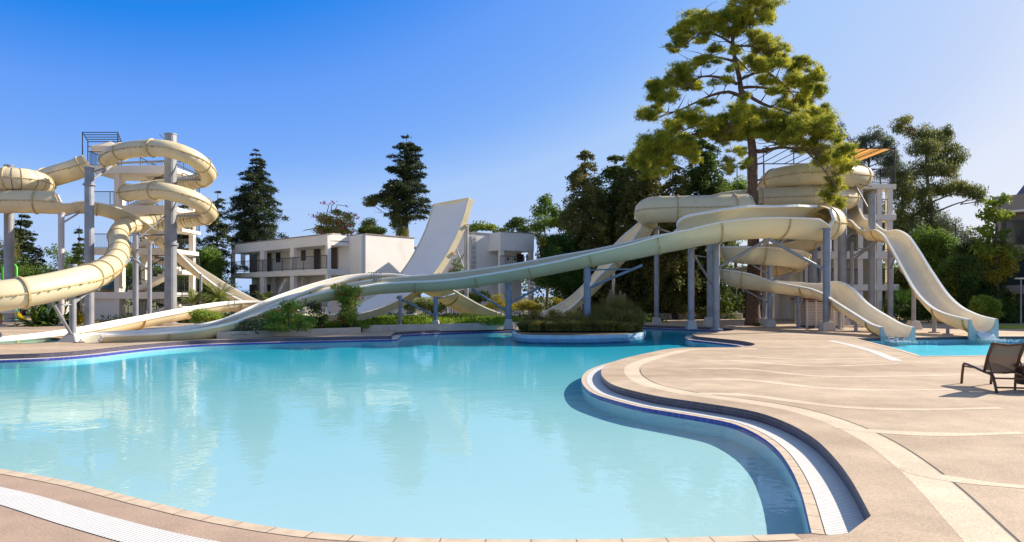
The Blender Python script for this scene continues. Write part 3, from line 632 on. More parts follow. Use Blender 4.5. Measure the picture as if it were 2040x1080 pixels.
for q in (0.13, 0.25, 0.37, 0.5):
    i = int(q*len(E)); mb = MB(); p0 = E[i]-Nn[i]*.2-wv3*.045; p1 = E[i]+wv3*1.02-Nn[i]*.2; nn = -Nn[i]*.2; tz = Tn[i]*.1
    mb.add([p0, p1, p1+nn, p0+nn, p0+tz, p1+tz, p1+nn+tz, p0+nn+tz], [(0,3,2,1),(4,5,6,7),(0,1,5,4),(1,2,6,5),(2,3,7,6),(3,0,4,7)]); mb.build('back_rib', M_joint, wing)

# ------------------------------------------------------------------ steel columns
def column(px, ytop, D, r, label, arms=(), foot=None, m=None, blue=False, rings=(), name='support_column', group='steel columns holding up the slides', base=ZD, fh=0.5, capped=True, n=18):
    """arms: (px, py, D, y_on_column, radius)"""
    m = m or (M_blue if blue else M_steel); top = P(px, ytop, D).z; x, y = Pz(px, D, 0)[:2]
    t_ = thing(name, (x, y, base), label, 'column', group)
    mb = MB(); mb.lathe([(r, base), (r, top), (r*.97, top+.02)], n, (x, y, 0)); mb.build('shaft', m, t_, smooth=False)
    if capped:
        mb = MB(); mb.lathe([(r+.03, top-.03), (r+.03, top+.03)], n, (x, y, 0)); mb.build('cap_plate', m, t_)
    for yr in rings:
        z = P(px, yr, D).z; mb = MB(); mb.lathe([(r+.09, z-.05), (r+.09, z+.05)], n, (x, y, 0)); mb.build('flange', m, t_)
    if foot:
        mb = MB(); w0, w1 = foot; mb.M = Matrix.Translation((x, y, base))
        mb.add([(-w0,-w0,0),(w0,-w0,0),(w0,w0,0),(-w0,w0,0),(-w1,-w1,fh),(w1,-w1,fh),(w1,w1,fh),(-w1,w1,fh)], [(0,3,2,1),(4,5,6,7),(0,1,5,4),(1,2,6,5),(2,3,7,6),(3,0,4,7)])
        mb.build('footing', M_conc, t_, bevel=0.03)
    else:
        mb = MB(); mb.lathe([(r+.14, base), (r+.14, base+.05)], n, (x, y, 0)); mb.build('base_plate', m, t_)
    for a in arms:
        ax_, ay, aD, yc, ar = a
        mb = MB(); z = P(px, yc, D).z; e = P(ax_, ay, aD); mb.tube([(x, y, z), e], ar, 10); mb.build('arm', m, t_)
    return t_
col = column
GS = 'steel columns holding up the slides'
col(340, 268, 41, .35, 'thickest and tallest grey steel column, standing inside the spiral tube at left', rings=(487,), arms=[(228,325,41.5,321,.07),(425,358,41.8,358,.07),(405,352,41,322,.04),(270,396,40.5,392,.07),(420,430,41.5,430,.07),(405,424,41,394,.04),(255,468,39.5,468,.06),(265,485,39,420,.04),(318,268,42,290,.03)])
col(178, 335, 37.5, .24, 'thick grey column in front of the left corner of the left tower', rings=(368,), arms=[(222,331,41,345,.06),(222,331,41,362,.07)])
col(18, 330, 42, .27, 'grey column at the far left edge inside the leftmost tube loop', arms=[(50,378,42,368,.06),(-40,384,42,392,.06)])
col(122, 425, 37.5, .155, 'slim pale column at left under the open end of the upper flume', arms=[(160,420,40,432,.05),(158,424,40,446,.05)], m=mat('rust_streaked_steel', (0.55, 0.50, 0.46), 0.5, 0.15, 2, metal=.2, stain=((.5,.3,.16), 1.2, .6, .6)))
t_ = col(145, 528, 24.3, .115, 'short pale column with a leaning brace on a white footing at left', foot=(.36, .13), fh=.32, arms=[(103,600,23.1,672,.055),(235,533,30.5,592,.06),(255,520,33,605,.06),(108,607,23.4,607,.03)])
col(270, 465, 37.6, .15, 'slim grey column nearest the left tower stairs, left of its twin', arms=[(238,472,38,490,.04),(238,500,37,505,.04)])
col(298, 485, 36.6, .115, 'thinner grey column standing between the slim column and the thick column at left', arms=[(255,508,37,540,.05),(315,474,42,488,.05),(262,500,37.5,510,.03)])
col(400, 546, 42.5, .085, 'thin grey post under the dropping flume near the palms', capped=False)
col(797, 590, 33, .085, 'thin pale post under the long flume, left of the conical concrete feet', base=.34, arms=[(830,626,34,628,.05),(812,600,33.4,600,.03)])
col(868, 592, 33.3, .115, 'short blue grey column with a concrete foot under the middle of the long flume', foot=(.22,.15), fh=.45, blue=True, arms=[(790,592,33,630,.055),(905,585,35,596,.04)])
col(1013, 566, 33.5, .155, 'blue grey column with a wide concrete foot near the middle of the far pool edge', foot=(.28,.17), fh=.5, blue=True, arms=[(940,576,33.3,622,.06),(1076,572,33,606,.06)])
col(1170, 530, 32.6, .18, 'dark blue grey column rising out of the grassy island', blue=True, base=.17, arms=[(1280,528,32,575,.07),(1262,536,32,538,.04)])
col(1222, 541, 42, .09, 'thin post behind the pool island under the dropping flume', capped=False)
col(1157, 598, 40.5, .08, 'short thin post at the valley of the humped slide', capped=False)
col(890, 590, 39.5, .07, 'thin post behind the short concrete foot column in the planting', capped=False, base=.34)
col(929, 447, 41.5, .14, 'grey post behind the right edge of the upright wing', arms=[(900,540,42.6,500,.04),(905,485,42.4,545,.035)], capped=True)
col(1308, 452, 38.8, .14, 'slim grey column holding the left end of the level tube, with a small concrete foot', foot=(.26,.2), fh=.42, arms=[(1340,465,37.2,455,.05)])
col(1377, 494, 33.4, .16, 'leftmost column of the three beneath the long flume, on a concrete foot by the water', foot=(.26,.19), fh=.45, arms=[(1424,576,35.8,500,.06),(1405,512,36,508,.03)])
col(1415, 480, 37, .19, 'rear thick column of the pair right of the group foot beneath the long flume', foot=(.34,.24), fh=.5)
col(1427, 478, 32.8, .165, 'front thick column of the pair beneath the long flume, standing directly on the deck', rings=(595,), arms=[(1530,476,31.6,536,.07),(1452,470,35,495,.03)])
col(1522, 518, 36.9, .11, 'left column of the twin pair beneath the low coils', foot=(.26,.2), fh=.45)
col(1534, 522, 35.6, .13, 'right column of the twin pair beneath the low coils', foot=(.26,.2), fh=.42, arms=[(1470,570,36,605,.05),(1472,512,36,548,.05),(1585,540,37,560,.05)])
col(1619, 364, 42, .28, 'very thick grey column in the centre of the high coils', foot=(.5,.42), fh=.4, arms=[(1570,392,40,380,.05),(1700,388,41,378,.05),(1580,480,41,490,.04)])
col(1647, 456, 31.6, .17, 'foreground grey column on a block foot carrying the right end of the long flume', foot=(.3,.24), fh=.45, m=mat('mid_grey_paint', (0.25,0.27,0.31), 0.45, 0.12, 2, metal=.3), arms=[(1530,476,31.6,540,.07)])
col(1678, 410, 38.5, .24, 'thick grey column right of the foreground block foot column, below the wavy slide start', foot=(.3,.25), fh=.45, arms=[(1706,458,39.3,480,.05)])
col(1697, 483, 38.6, .11, 'slim column just left of the wavy slide trestle braces', arms=[(1750,478,37.6,520,.06),(1748,480,37.4,512,.05),(1730,500,38,490,.03)])
col(1737, 388, 38.4, .2, 'thick column crossing the right tower in front of its bays', arms=[(1704,370,39.5,428,.05),(1704,366,40,372,.035),(1715,452,39.4,500,.05)])
col(1774, 482, 37.6, .15, 'column at the right corner of the right tower beneath the wavy slide', arms=[(1787,502,35.8,536,.05),(1785,508,35.6,512,.04)])
col(1820, 570, 33.5, .10, 'slim post with a concrete foot under the steep run of the wavy slide', foot=(.3,.2), fh=.42)
col(1861, 628, 30.2, .085, 'short post near the pool under the bottom curve of the wavy slide', capped=False)
col(1888, 650, 28.6, .07, 'stubby post nearest the mouth of the wavy slide', capped=False)
col(1744, 664, 28.4, .075, 'stubby post nearest the mouth of the lower right chute', capped=False)
col(1705, 628, 31, .075, 'short post under the lower right chute, beside the stubby one', capped=False)
col(1672, 605, 33.2, .08, 'short post hidden beside the louvred kiosk under the low flume', capped=False)
col(1591, 586, 34.8, .10, 'short forked post left of the louvred kiosk', arms=[(1576,572,35,612,.045),(1606,574,34.4,612,.045)])
# ------------------------------------------------------------------ towers
def B(name, m, parent, boxes, bevel=0.0, M=None):
    mb = MB(); mb.M = M
    for b in boxes: mb.box(*b)
    return mb.build(name, m, parent, bevel=bevel)
def railing(parent, a, b, h=1.0, gap=0.13, r=0.018, m=None, name='railing', posts=True):
    a = Vector(a); b = Vector(b); mb = MB(); L = (b-a).length; n = max(2, int(L/gap)); up = Vector((0, 0, 1))
    mb.tube([a+up*h, b+up*h], r*1.6, 6); mb.tube([a+up*.1, b+up*.1], r*1.2, 6)
    for i in range(n+1):
        p = a+(b-a)*(i/n); thick = r*1.8 if (i % 10 == 0 or i == n) else r*.75
        mb.tube([p+up*(0 if thick > r else .1), p+up*h], thick, 5)
    return mb.build(name, m or M_black, parent)
# left tower (front plane at 44 m)
TD = 45.5
def tx(px, D=TD): return (px-CX)/F*D
def tz(py, D=TD): return H+(YH-py)/F*D
xa, xb, xc = tx(186), tx(238), tx(347)
tw = thing('slide_tower', (xb, TD, ZD), 'white concrete stair tower with open landings at the left, behind the spiral tube', 'tower')
yb = TD+3.4
lv = [(tz(333), tz(347), True), (tz(412), tz(425), False), (tz(496), tz(508), False), (tz(583), tz(595), False)]
for k, (z1, z0, top) in enumerate(lv):
    B('floor_slab', M_wallw, tw, [(xa-.25, xc+.1, TD-.35, yb, z0+.12, z1)], .02)
    B('edge_beam', M_wallw, tw, [(xa-.3, xc+.15, TD-.42, TD-.2, z0-.02, z1+.04)], .02)
for (x, y) in ((xb-.02, TD-.1), (xb, yb-.3), (xc-.25, yb-.3), (xa+.15, yb-.35), (xc-.2, TD+.05)):
    B('tower_column', M_wallw, tw, [(x-.17, x+.17, y-.2, y+.2, ZD, lv[0][0]-.05)], .02)
B('base_wall', M_wallw, tw, [(xa, xb+.1, TD-.15, TD+.05, ZD, tz(583)-.1)], .02); B('inner_wall', M_wallw, tw, [(xb+.15, xb+.9, TD+1.6, TD+1.75, ZD, tz(597))], .02)
for k in range(1, 4):
    z = lv[k][0]; railing(tw, (xa-.1, TD-.2, z), (xb-.25, TD-.2, z)); railing(tw, (xb+.2, yb-.15, z), (xc, yb-.15, z))
railing(tw, (xa-.1, TD-.2, lv[0][0]), (xa+1.1, TD-.2, lv[0][0])); railing(tw, (xa-.1, TD, lv[0][0]), (xa-.1, yb-.2, lv[0][0])); railing(tw, (xb+.2, yb-.2, lv[0][0]), (xc, yb-.2, lv[0][0]))
def flight(parent, x0, z0, x1, z1, y0, y1, n=8, m=None, rail=True):
    mb = MB(); dx = (x1-x0)/n; dz = (z1-z0)/n
    for i in range(n): 
        a, b = sorted((x0+dx*i, x0+dx*(i+1))); zt_ = z0+dz*(i+1) if dz > 0 else z0+dz*i
        mb.box(a-.01, b+.01, y0, y1, zt_-.22, zt_-.004*i)
    vs = [(x0, y0+.03, z0-.25), (x1, y0+.03, z1-.25), (x1, y0+.03, z1-.02), (x0, y0+.03, z0-.02), (x0, y1-.03, z0-.25), (x1, y1-.03, z1-.25), (x1, y1-.03, z1-.02), (x0, y1-.03, z0-.02)]
    mb.add(vs, [(0,3,2,1),(4,5,6,7),(0,1,5,4),(1,2,6,5),(2,3,7,6),(3,0,4,7)])
    o = mb.build('stair_flight', m or M_wallw, parent)
    if rail:
        for y in (y0+.05,): railing(parent, (x0, y, z0), (x1, y, z1), gap=.2, name='stair_railing')
zs = [ZD]+[l[0] for l in reversed(lv)]
for k in range(4):
    z0, z1 = zs[k], zs[k+1]; zm = (z0+z1)/2
    flight(tw, xb+.5, z0, xc-.5, zm, TD+.1, TD+1.3); flight(tw, xc-.5, zm, xb+.5, z1, TD+1.6, TD+2.8)
    B('landing', M_wallw, tw, [(xc-.5, xc+.5, TD+.1, TD+2.8, zm-.22, zm-.01)]); railing(tw, (xc+.45, TD+.15, zm), (xc+.45, TD+2.7, zm), name='stair_railing')
# pergola cage on top
ptop = lv[0][0]; mb = MB(); zt0 = tz(266); x0, x1 = tx(170), tx(240)
for x, y in ((x0, TD-.3), (x1, TD-.3), (x0-1.35, TD+2.4), (x1-1.35, TD+2.4)):
    mb.tube([(x, y, ptop-.1), (x, y, zt0)], .035, 6)
for k in range(5):
    f_ = k/4; y = TD-.3+2.7*f_; z = zt0-0.0*f_
    mb.tube([(x0-.5*(y-TD+.3), y, zt0), (x1-.5*(y-TD+.3), y, zt0)], .03, 6)
for k in range(2): mb.tube([(x0-1.35, TD+2.4, zt0-.35*(k+1)), (x1-1.35, TD+2.4, zt0-.35*(k+1))], .025, 6)
mb.tube([(x0, TD-.3, zt0), (x0-1.35, TD+2.4, zt0)], .03, 6); mb.tube([(x1, TD-.3, zt0), (x1-1.35, TD+2.4, zt0)], .03, 6)
mb.build('pergola_frame', M_black, tw)
um = thing('parasol', (tx(206), TD+.8, ptop), 'cream parasol with a square canopy standing on top of the left tower', 'parasol')
M_canv = mat('cream_canvas', (0.78, 0.68, 0.55), 0.8, 0.05, 2, transl=0.25)
mb = MB(); cx, cy = tx(206), TD+.8; z = tz(291); s = .85
ring = [(cx+s*a, cy+s*b, z) for a, b in ((-1,-1),(0,-1.05),(1,-1),(1.05,0),(1,1),(0,1.05),(-1,1),(-1.05,0))]; ap = (cx, cy, z+.5)
lo = [(p[0], p[1], z-.32) for p in ring]
mb.add(ring+[ap]+lo, [(i, (i+1) % 8, 8) for i in range(8)]+[(i, 9+i, 9+(i+1) % 8, (i+1) % 8) for i in range(8)]); mb.build('canopy', M_canv, um)
mb = MB(); mb.tube([(cx, cy, ptop), (cx, cy, z+.5)], .03, 8); mb.build('pole', M_rim, um)

# stack of swim rings on the second landing
M_sb = mat('blue_swim_ring', (0.05, 0.28, 0.42), 0.35, 0.1, 2); M_so = mat('orange_swim_ring', (0.75, 0.38, 0.03), 0.35, 0.1, 2)
for k in range(4):
    mb = MB(); cx, cy = tx(208), TD+.75; z0 = tz(583)+.14+.19*k; R0, r0 = .56, .15
    vs = [(cx+(R0+r0*math.cos(b))*math.cos(a)+.04*math.sin(k*2), cy+(R0+r0*math.cos(b))*math.sin(a), z0+r0*.75*math.sin(b)) for a in np.linspace(0, 2*math.pi, 28, endpoint=False) for b in np.linspace(0, 2*math.pi, 10, endpoint=False)]
    mb.add(vs, [(i*10+j, ((i+1) % 28)*10+j, ((i+1) % 28)*10+(j+1) % 10, i*10+(j+1) % 10) for i in range(28) for j in range(10)])
    o = mb.build('swim_ring', M_so if k == 0 else M_sb, smooth=True)
    tag(o, ['orange swim ring at the bottom of the stack on the left tower landing', 'blue swim ring lying directly on the orange one in the left tower stack', 'middle blue swim ring, second from the top of the left tower stack', 'topmost blue swim ring of the stack on the left tower landing'][k], 'swim ring', 'swim rings stacked on the tower landing')

# right tower
RD = 43.5
rx = lambda px: (px-CX)/F*RD
rz = lambda py: H+(YH-py)/F*RD
tr = thing('slide_tower', (rx(1700), RD, ZD), 'cream concrete tower of four open storeys behind the wavy slide, orange canopy on top', 'tower')
X0, X1 = rx(1600), rx(1778); YB = RD+5.2
M_soff = M_wallw
lev = [(rz(368), rz(378)), (rz(428), rz(440)), (rz(501), rz(517)), (rz(567), rz(580))]
for k, (z1, z0) in enumerate(lev):
    B('floor_slab', M_wallw, tr, [(X0, X1+(.3 if k == 3 else .12), RD-.25, YB, z0+.03, z1)], .02)
for x in (X0+.2, rx(1638), rx(1664), rx(1712), rx(1750), X1-.22):
    for y in (RD, YB-.25):
        B('tower_column', M_wallw, tr, [(x-.17, x+.17, y-.15, y+.2, ZD, lev[0][0]-.03)], .02)
for (x0, x1) in ((rx(1664), rx(1712)), (rx(1600), rx(1638))):
    pass
B('back_wall', M_wallw, tr, [(rx(1743), rx(1756), RD+.3, YB-.3, ZD, lev[0][1]), (X0+.2, rx(1664), YB-.2, YB-.05, ZD, lev[0][1])])
for k in (0, 1, 2, 3):
    z = lev[k][0]
    railing(tr, (rx(1752), RD-.12, z), (X1-.1, RD-.12, z)); 
    if k: railing(tr, (rx(1600), RD-.12, z), (rx(1710), RD-.12, z))
    railing(tr, (X1-.05, RD, z), (X1-.05, YB-.2, z))
    B('window', M_glass, tr, [(rx(1700)+.9, rx(1743)-.02, YB-.4, YB-.35, lev[k][1]-2.1 if k < 3 else ZD, lev[k][1]-.15)])
zr = lev[0][0]; railing(tr, (rx(1600), RD-.12, zr), (rx(1752), RD-.12, zr)); railing(tr, (rx(1600), YB-.3, zr), (X1, YB-.3, zr))
for k in range(3):
    flight(tr, rx(1668), lev[3-k][0], rx(1700), lev[2-k][0]-.0, RD+2, RD+3.2, n=12, rail=False)
# canopy frame
zc = rz(320); mb = MB(); xs = rx(1520); xe = rx(1781); ya, yb2 = RD-.1, YB-.2; zf = rz(334)
zt1 = 2.35+zr
for x in (xs, rx(1580), rx(1640), rx(1700), xe):
    for y in (ya, yb2): mb.tube([(x, y, zr if x > X0 else zr-.2), (x, y, zt1)], .035, 6)
for y in (ya, yb2): mb.tube([(xs, y, zt1), (xe, y, zt1)], .04, 6)
for x in np.linspace(xs, xe, 11): mb.tube([(x, ya, zt1), (x, yb2, zt1)], .028, 6)
mb.build('canopy_frame', M_black, tr)
mb = MB(); M_or = mat('orange_canopy_fabric', (0.78, 0.40, 0.12), 0.8, 0.05, 2, transl=0.5)
xs2 = rx(1690)
for k in range(6):
    a = xs2+(xe-xs2)*k/6+.03; b = xs2+(xe-xs2)*(k+1)/6-.03
    mb.add([(a, ya+.05, zt1+.05), (b, ya+.05, zt1+.05), (b, yb2-.05, zt1+.05), (a, yb2-.05, zt1+.05), ((a+b)/2, ya+.05, zt1+.0), ((a+b)/2, yb2-.05, zt1)], [(0, 4, 5, 3), (4, 1, 2, 5)])
mb.build('canopy', M_or, tr)
B('platform', M_wallw, tr, [(rx(1520), X0, RD-.1, YB-.2, zr-.25, zr-.02)], .02)
B('tower_column', M_wallw, tr, [(rx(1530)-.15, rx(1530)+.15, RD+.2, RD+.5, ZD, zr-.25)], .02)

# louvred kiosk
kx, kD = 1645, 35.0
ki = thing('louvred_kiosk', (P(kx, 600, kD).x, kD, ZD), 'cream louvred pump kiosk with a red brown roof under the low flume', 'kiosk')
M_lou = mat('cream_louvre_wood', (0.70, 0.60, 0.48), 0.7, 0.08, 3)
x0, x1 = P(1607, 0, kD).x, P(1679, 0, kD).x; zt_ = P(0, 598, kD).z
mb = MB(); nsl = 16
for i in range(nsl):
    z = ZD+.12+(zt_-ZD-.2)*i/nsl
    mb.box(x0+.06, x1-.06, kD-.04, kD+.0, z, z+.055); mb.box(x1-.04, x1, kD+.1, kD+1.5, z, z+.055); mb.box(x0, x0+.04, kD+.1, kD+1.5, z, z+.055)
mb.build('louvre_slats', M_lou, ki)
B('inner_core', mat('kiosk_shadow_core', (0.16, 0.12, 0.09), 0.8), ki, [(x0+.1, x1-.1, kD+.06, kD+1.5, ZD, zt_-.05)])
for x in np.linspace(x0, x1, 5): B('post', M_lou, ki, [(x-.05, x+.05, kD-.07, kD+.03, ZD, zt_)])
B('roof', mat('red_brown_roof', (0.22, 0.07, 0.04), 0.7, 0.2, 3), ki, [(x0-.15, x1+.15, kD-.2, kD+1.7, zt_, zt_+.12)], .02)

# ------------------------------------------------------------------ hotel blocks (local frame: x = along the front from the near corner, y = into the building)
def frame2(Bn, An_):
    e = (Vector((*An_, 0))-Vector((*Bn, 0))).normalized(); v = Vector((-e.y, e.x, 0))
    if v.y < 0: v = -v
    M = Matrix(((e.x, v.x, 0, Bn[0]), (e.y, v.y, 0, Bn[1]), (0, 0, 1, 0), (0, 0, 0, 1))); return M
def u_of(px, M, v=0.0):
    k = (px-CX)/F; ox = M[0][3]+M[0][1]*v; oy = M[1][3]+M[1][1]*v; ex, ey = M[0][0], M[1][0]
    return (k*oy-ox)/(ex-k*ey)
Mh = frame2((-13.75, 49.7), (-25.2, 60.0))
ho = thing('hotel_block', (-13.75, 49.7, .3), 'long white two storey hotel block with galleries and dark doors, left of the wing', 'building')
zR, zP, zF, zB_, g0 = 6.4, 5.61, 3.84, 3.40, .1
V = 1.9; UL = u_of(461, Mh)
hb = lambda nm, m, bx, bev=0.0: B(nm, m, ho, bx, bev, Mh)
hb('parapet', M_wall, [(0, UL, 0, .22, zP, zR), (0, .22, .22, V, zP, zR), (UL-.22, UL, .22, V, zP, zR)], .015)
hb('roof', M_roof, [(-.04, UL+.04, -.04, .26, zR, zR+.07), (-2.17, -.0, V-.05, 6.6, zR, zR+.07), (0, UL, .26, 10, zR-.5, zR-.42)])
hb('ceiling', M_wall, [(.22, UL-.22, .22, V, zP, zP+.1)])
hb('gallery_floor', M_wall, [(0, UL, -.02, V, zB_, zF), ], .015)
hb('wall', M_wall, [(0.02, UL, V, V+.2, g0, zR-.02), (UL-.1, UL, V, 9.8, g0, zR-.02)])
hb('side_wing', M_wall, [(-2.12, 0, V-.01, 6.55, g0, zR)], .02)
hb('pier', M_wall, [(u_of(690, Mh, .4)-.1, u_of(683, Mh, .4)+.1, V-.25, V-.02, g0, zR-.01)])
for pxa, pxb in ((519, 527), (579, 587), (669, 675), (461, 464)):
    u0, u1 = sorted((u_of(pxa, Mh, .1), u_of(pxb, Mh, .1)))
    if pxa == 669: u0, u1 = .0, .3
    hb('pillar', M_wall, [(u0, u1, .03, .33, g0, zP)], .02)
for pxa in (499, 529, 627, 661):
    u1, u0 = u_of(pxa, Mh, V), u_of(pxa+12, Mh, V)
    for z in (zF, .75):
        if pxa == 661 and z < 1: continue
        mb = MB(); mb.M = Mh; mb.box(u0, u1, V-.05, V-.002, z, z+2.05); d = mb.build('door', M_door, ho)
        mb = MB(); mb.M = Mh; mb.box(u0-.07, u0-.001, V-.07, V-.001, z, z+2.12); mb.box(u1+.001, u1+.07, V-.07, V-.001, z, z+2.12); mb.box(u0-.07, u1+.07, V-.07, V-.001, z+2.051, z+2.12); mb.build('door_frame', M_roof, d)
        mb = MB(); mb.M = Mh; mb.lathe([(.001, -.03), (.07, 0), (.001, .03)], 8, (u0-.35, V-.06, z+1.7)); mb.build('wall_lamp', M_black, ho)
for pxa in (480, 600, 550):
    u1, u0 = u_of(pxa, Mh, V), u_of(pxa+9, Mh, V)
    hb('window', M_glass, [(u0, u1, V-.03, V-.002, zF+.9, zF+1.9)])
def hrail(u0, u1, v, z, v1=None):
    a = Mh @ Vector((u0, v, z)); b = Mh @ Vector((u1, v if v1 is None else v1, z)); railing(ho, a, b, 1.0, .16, .016)
ups = [0.05, u_of(669, Mh)+.0, u_of(587, Mh)+.02, u_of(579, Mh), u_of(527, Mh), u_of(519, Mh), UL-.1]
hrail(.05, UL-.1, -.03, zF); hrail(.05, UL-.1, -.03, 1.0)
hb('pillar', M_wall, [(u_of(606, Mh, 1.4), u_of(606, Mh, 1.4)+.3, 1.3, 1.6, g0, zB_), (u_of(545, Mh, 1.4), u_of(545, Mh, 1.4)+.3, 1.3, 1.6, g0, zB_)])
# little stair between the lower bays
mb = MB(); mb.M = Mh; us0, us1 = u_of(578, Mh, .9), u_of(548, Mh, .9)
for i in range(10):
    a = us0+(us1-us0)*i/10; b = us0+(us1-us0)*(i+1)/10; mb.box(a, b, .5, 1.2, zB_-.28-(zB_-.9)*i/10-.2, zB_-.1-(zB_-.9)*i/10)
mb.build('stair_flight', M_wall, ho)
hb('chimney', M_conc, [(1.2, 2.6, 1.2, 2.0, zR-.4, zR+.25)], .02)
hb('ledge', M_conc, [(-2.16, -2.121, V+.3, 6.3, 3.55, 3.62)])
# plant box on the far balcony
# second block
e2 = Vector((.82, .57, 0)).normalized()
D2 = 48.0; Bn2 = (P(997, 0, D2).x, D2); An2 = (Bn2[0]+e2.x, Bn2[1]+e2.y)
M2 = frame2(Bn2, An2)
h2 = thing('hotel_block', (Bn2[0], Bn2[1], .3), 'smaller white hotel block with a projecting porch, right of the upright wing', 'building')
h2b = lambda nm, m, bx, bev=0.0: B(nm, m, h2, bx, bev, M2)
UE = u_of(1064, M2); UW = u_of(930, M2, 1.6)
h2b('parapet', M_wall, [(0, UE, 0, .2, 5.1, 6.42), (0, .2, .2, 1.6, 5.1, 6.42), (UE-.2, UE, .2, 1.6, 5.1, 6.42)], .015)
h2b('roof', M_roof, [(-.04, UE+.04, -.04, .25, 6.42, 6.49), (UW-.04, UE, 1.55, 7, 6.38, 6.45)])
h2b('ceiling', M_wall, [(.2, UE-.2, .2, 1.6, 5.1, 5.2)])
h2b('wall', M_wall, [(UW, UE, 1.6, 7, g0, 6.38)], .015)
h2b('corner_quoin', M_conc, [(UW+.35, UW+.75, 1.55, 1.598, z, z+.3) for z in np.arange(.5, 6.0, .36)])
h2b('gallery_floor', M_wall, [(0, UE, 0, 1.6, 3.4, 3.75)], .015)
h2b('pillar', M_wall, [(0.02, .34, .02, .34, g0, 5.1), (UE-.36, UE-.02, .02, .34, g0, 5.1)], .015)
u0, u1 = u_of(1029, M2, 1.6), u_of(1043, M2, 1.6)
h2b('door', M_door, [(u0, u1, 1.55, 1.598, 3.76, 5.0), (u_of(992, M2, 1.6), u_of(995, M2, 1.6), 1.55, 1.598, 3.76, 4.9)])
h2b('wall_lamp', M_black, [(u_of(1010, M2, 1.6), u_of(1012, M2, 1.6), 1.5, 1.59, 4.5, 4.7), (u_of(1024, M2, 1.6), u_of(1026, M2, 1.6), 1.5, 1.59, 4.5, 4.7)])
h2b('window', M_glass, [(u_of(1048, M2, 1.6), u_of(1056, M2, 1.6), 1.56, 1.598, 3.9, 5.0)])
railing(h2, M2 @ Vector((0, -.03, 3.75)), M2 @ Vector((UE-.5, -.03, 3.75)), .95, .2, .014)
mb = MB(); mb.M = M2
for i in range(9): mb.box(UE-.2-.22*i-.24, UE-.2-.22*i, -1.2, -.3, 2.9-.3*i-.15, 2.9-.3*i)
mb.build('stair_flight', M_wall, h2)

# far right hotel
D3 = 44.0; Bn3 = (P(1984, 0, D3).x, D3); An3 = (Bn3[0]+.62, Bn3[1]-.78)
M3 = frame2(Bn3, An3)
h3 = thing('hotel_building', (Bn3[0], Bn3[1], .2), 'tall grey brown hotel with tinted windows and a blue grey roof at the right edge', 'building')
M_hw = mat('grey_brown_render', (0.34, 0.29, 0.25), 0.85, 0.06, 1); M_hd = mat('brown_panels', (0.20, 0.16, 0.13), 0.8, 0.1, 1.5); M_hr = mat('blue_grey_roof_tiles', (0.13, 0.15, 0.20), 0.6, 0.1, 3, bump=.4)
h3b = lambda nm, m, bx, bev=0.0: B(nm, m, h3, bx, bev, M3)
zt3 = P(0, 392, D3).z
h3b('wall', M_hd, [(0, 12, .3, 6, .1, zt3-.2)]); h3b('parapet', M_hw, [(-.2, 12, -.1, 6.2, zt3-1.0, zt3)], .02)
h3b('cornice', M_rim, [(-.25, 12, -.3, .1, zt3-1.15, zt3-1.0)])
mb = MB(); mb.M = M3; mb.add([(1.0,.3,zt3),(12,.3,zt3),(12,6,zt3),(1.0,6,zt3),(1.6,1.6,zt3+1.5),(12,1.6,zt3+1.5),(12,5,zt3+1.5),(1.6,5,zt3+1.5)], [(4,5,6,7),(0,1,5,4),(1,2,6,5),(2,3,7,6),(3,0,4,7)]); mb.build('roof', M_hr, h3)
for u in (0, 1.9, 3.8, 5.7): h3b('pillar', M_hw, [(u, u+.28, -.05, .32, .1, zt3-1)], .01)
for k in range(3):
    z = zt3-1.2-2.6*(k+1)
    h3b('spandrel', M_hw, [(.28, 12, .02, .3, z-.0, z+.55)], .01)
    for u in (.5, 2.3, 4.2): h3b('window', M_glass, [(u, u+1.25, .22, .298, z+.6, z+2.2)])

# low wall and utility block behind the trees at left, playground
M_gr = mat('bright_green_paint', (0.10, 0.62, 0.05), 0.4, 0.05, 2); M_ye = mat('yellow_plastic', (0.80, 0.62, 0.03), 0.4, 0.06, 2); M_rd = mat('orange_red_paint', (0.72, 0.12, 0.02), 0.4, 0.05, 2); M_tq = mat('teal_plastic', (.03, .35, .4), .4)
def pt(px, py, D=47): return P(px, py, D)
ar = MB(); ar.tube([pt(5, 640), pt(5, 532), pt(8, 528), pt(30, 528), pt(33, 533), pt(33, 640)], .07, 8)
tag(ar.build('play_arch', M_gr, smooth=True), 'bright green pipe arch of the children playground behind the leftmost column', 'play arch')
ps = thing('play_slide', tuple(Pz(45, 46, ZD)), 'yellow plastic slide of the children playground behind the leftmost column', 'play slide')
sl = MB(); path = [pt(22, 612, 47), pt(30, 618, 46.6), pt(40, 628, 46), pt(54, 640, 45.4), pt(62, 646, 45)]
vs = []
for i, p in enumerate(path):
    for a in range(9): ph = math.pi*(a/8); vs.append(p+Vector((0.2*math.cos(ph), -.45*math.cos(ph), -.4*math.sin(ph))))
sl.add(vs, [(i*9+j, i*9+j+1, (i+1)*9+j+1, (i+1)*9+j) for i in range(4) for j in range(8)]); sl.build('slide_bed', M_ye, ps, smooth=True)
mb = MB(); mb.box(pt(15, 0).x, pt(32, 0).x, 46.6, 48, P(0, 614, 47).z, P(0, 611, 47).z); mb.build('platform', M_ye, ps)
for x in (16, 31): mb = MB(); mb.tube([pt(x, 642, 46.8), pt(x, 590, 46.8)], .06, 8); mb.build('post', M_tq, ps)
mb = MB(); c0 = pt(24, 580, 47.2); mb.lathe([(1.0, 0), (.55, .45), (.02, .95)], 10, c0); mb.build('roof', M_ye, ps)
par = thing('parasol', tuple(Pz(4, 40, ZD)), 'white flat parasol with an orange red pole at the far left edge beside the playground', 'parasol')
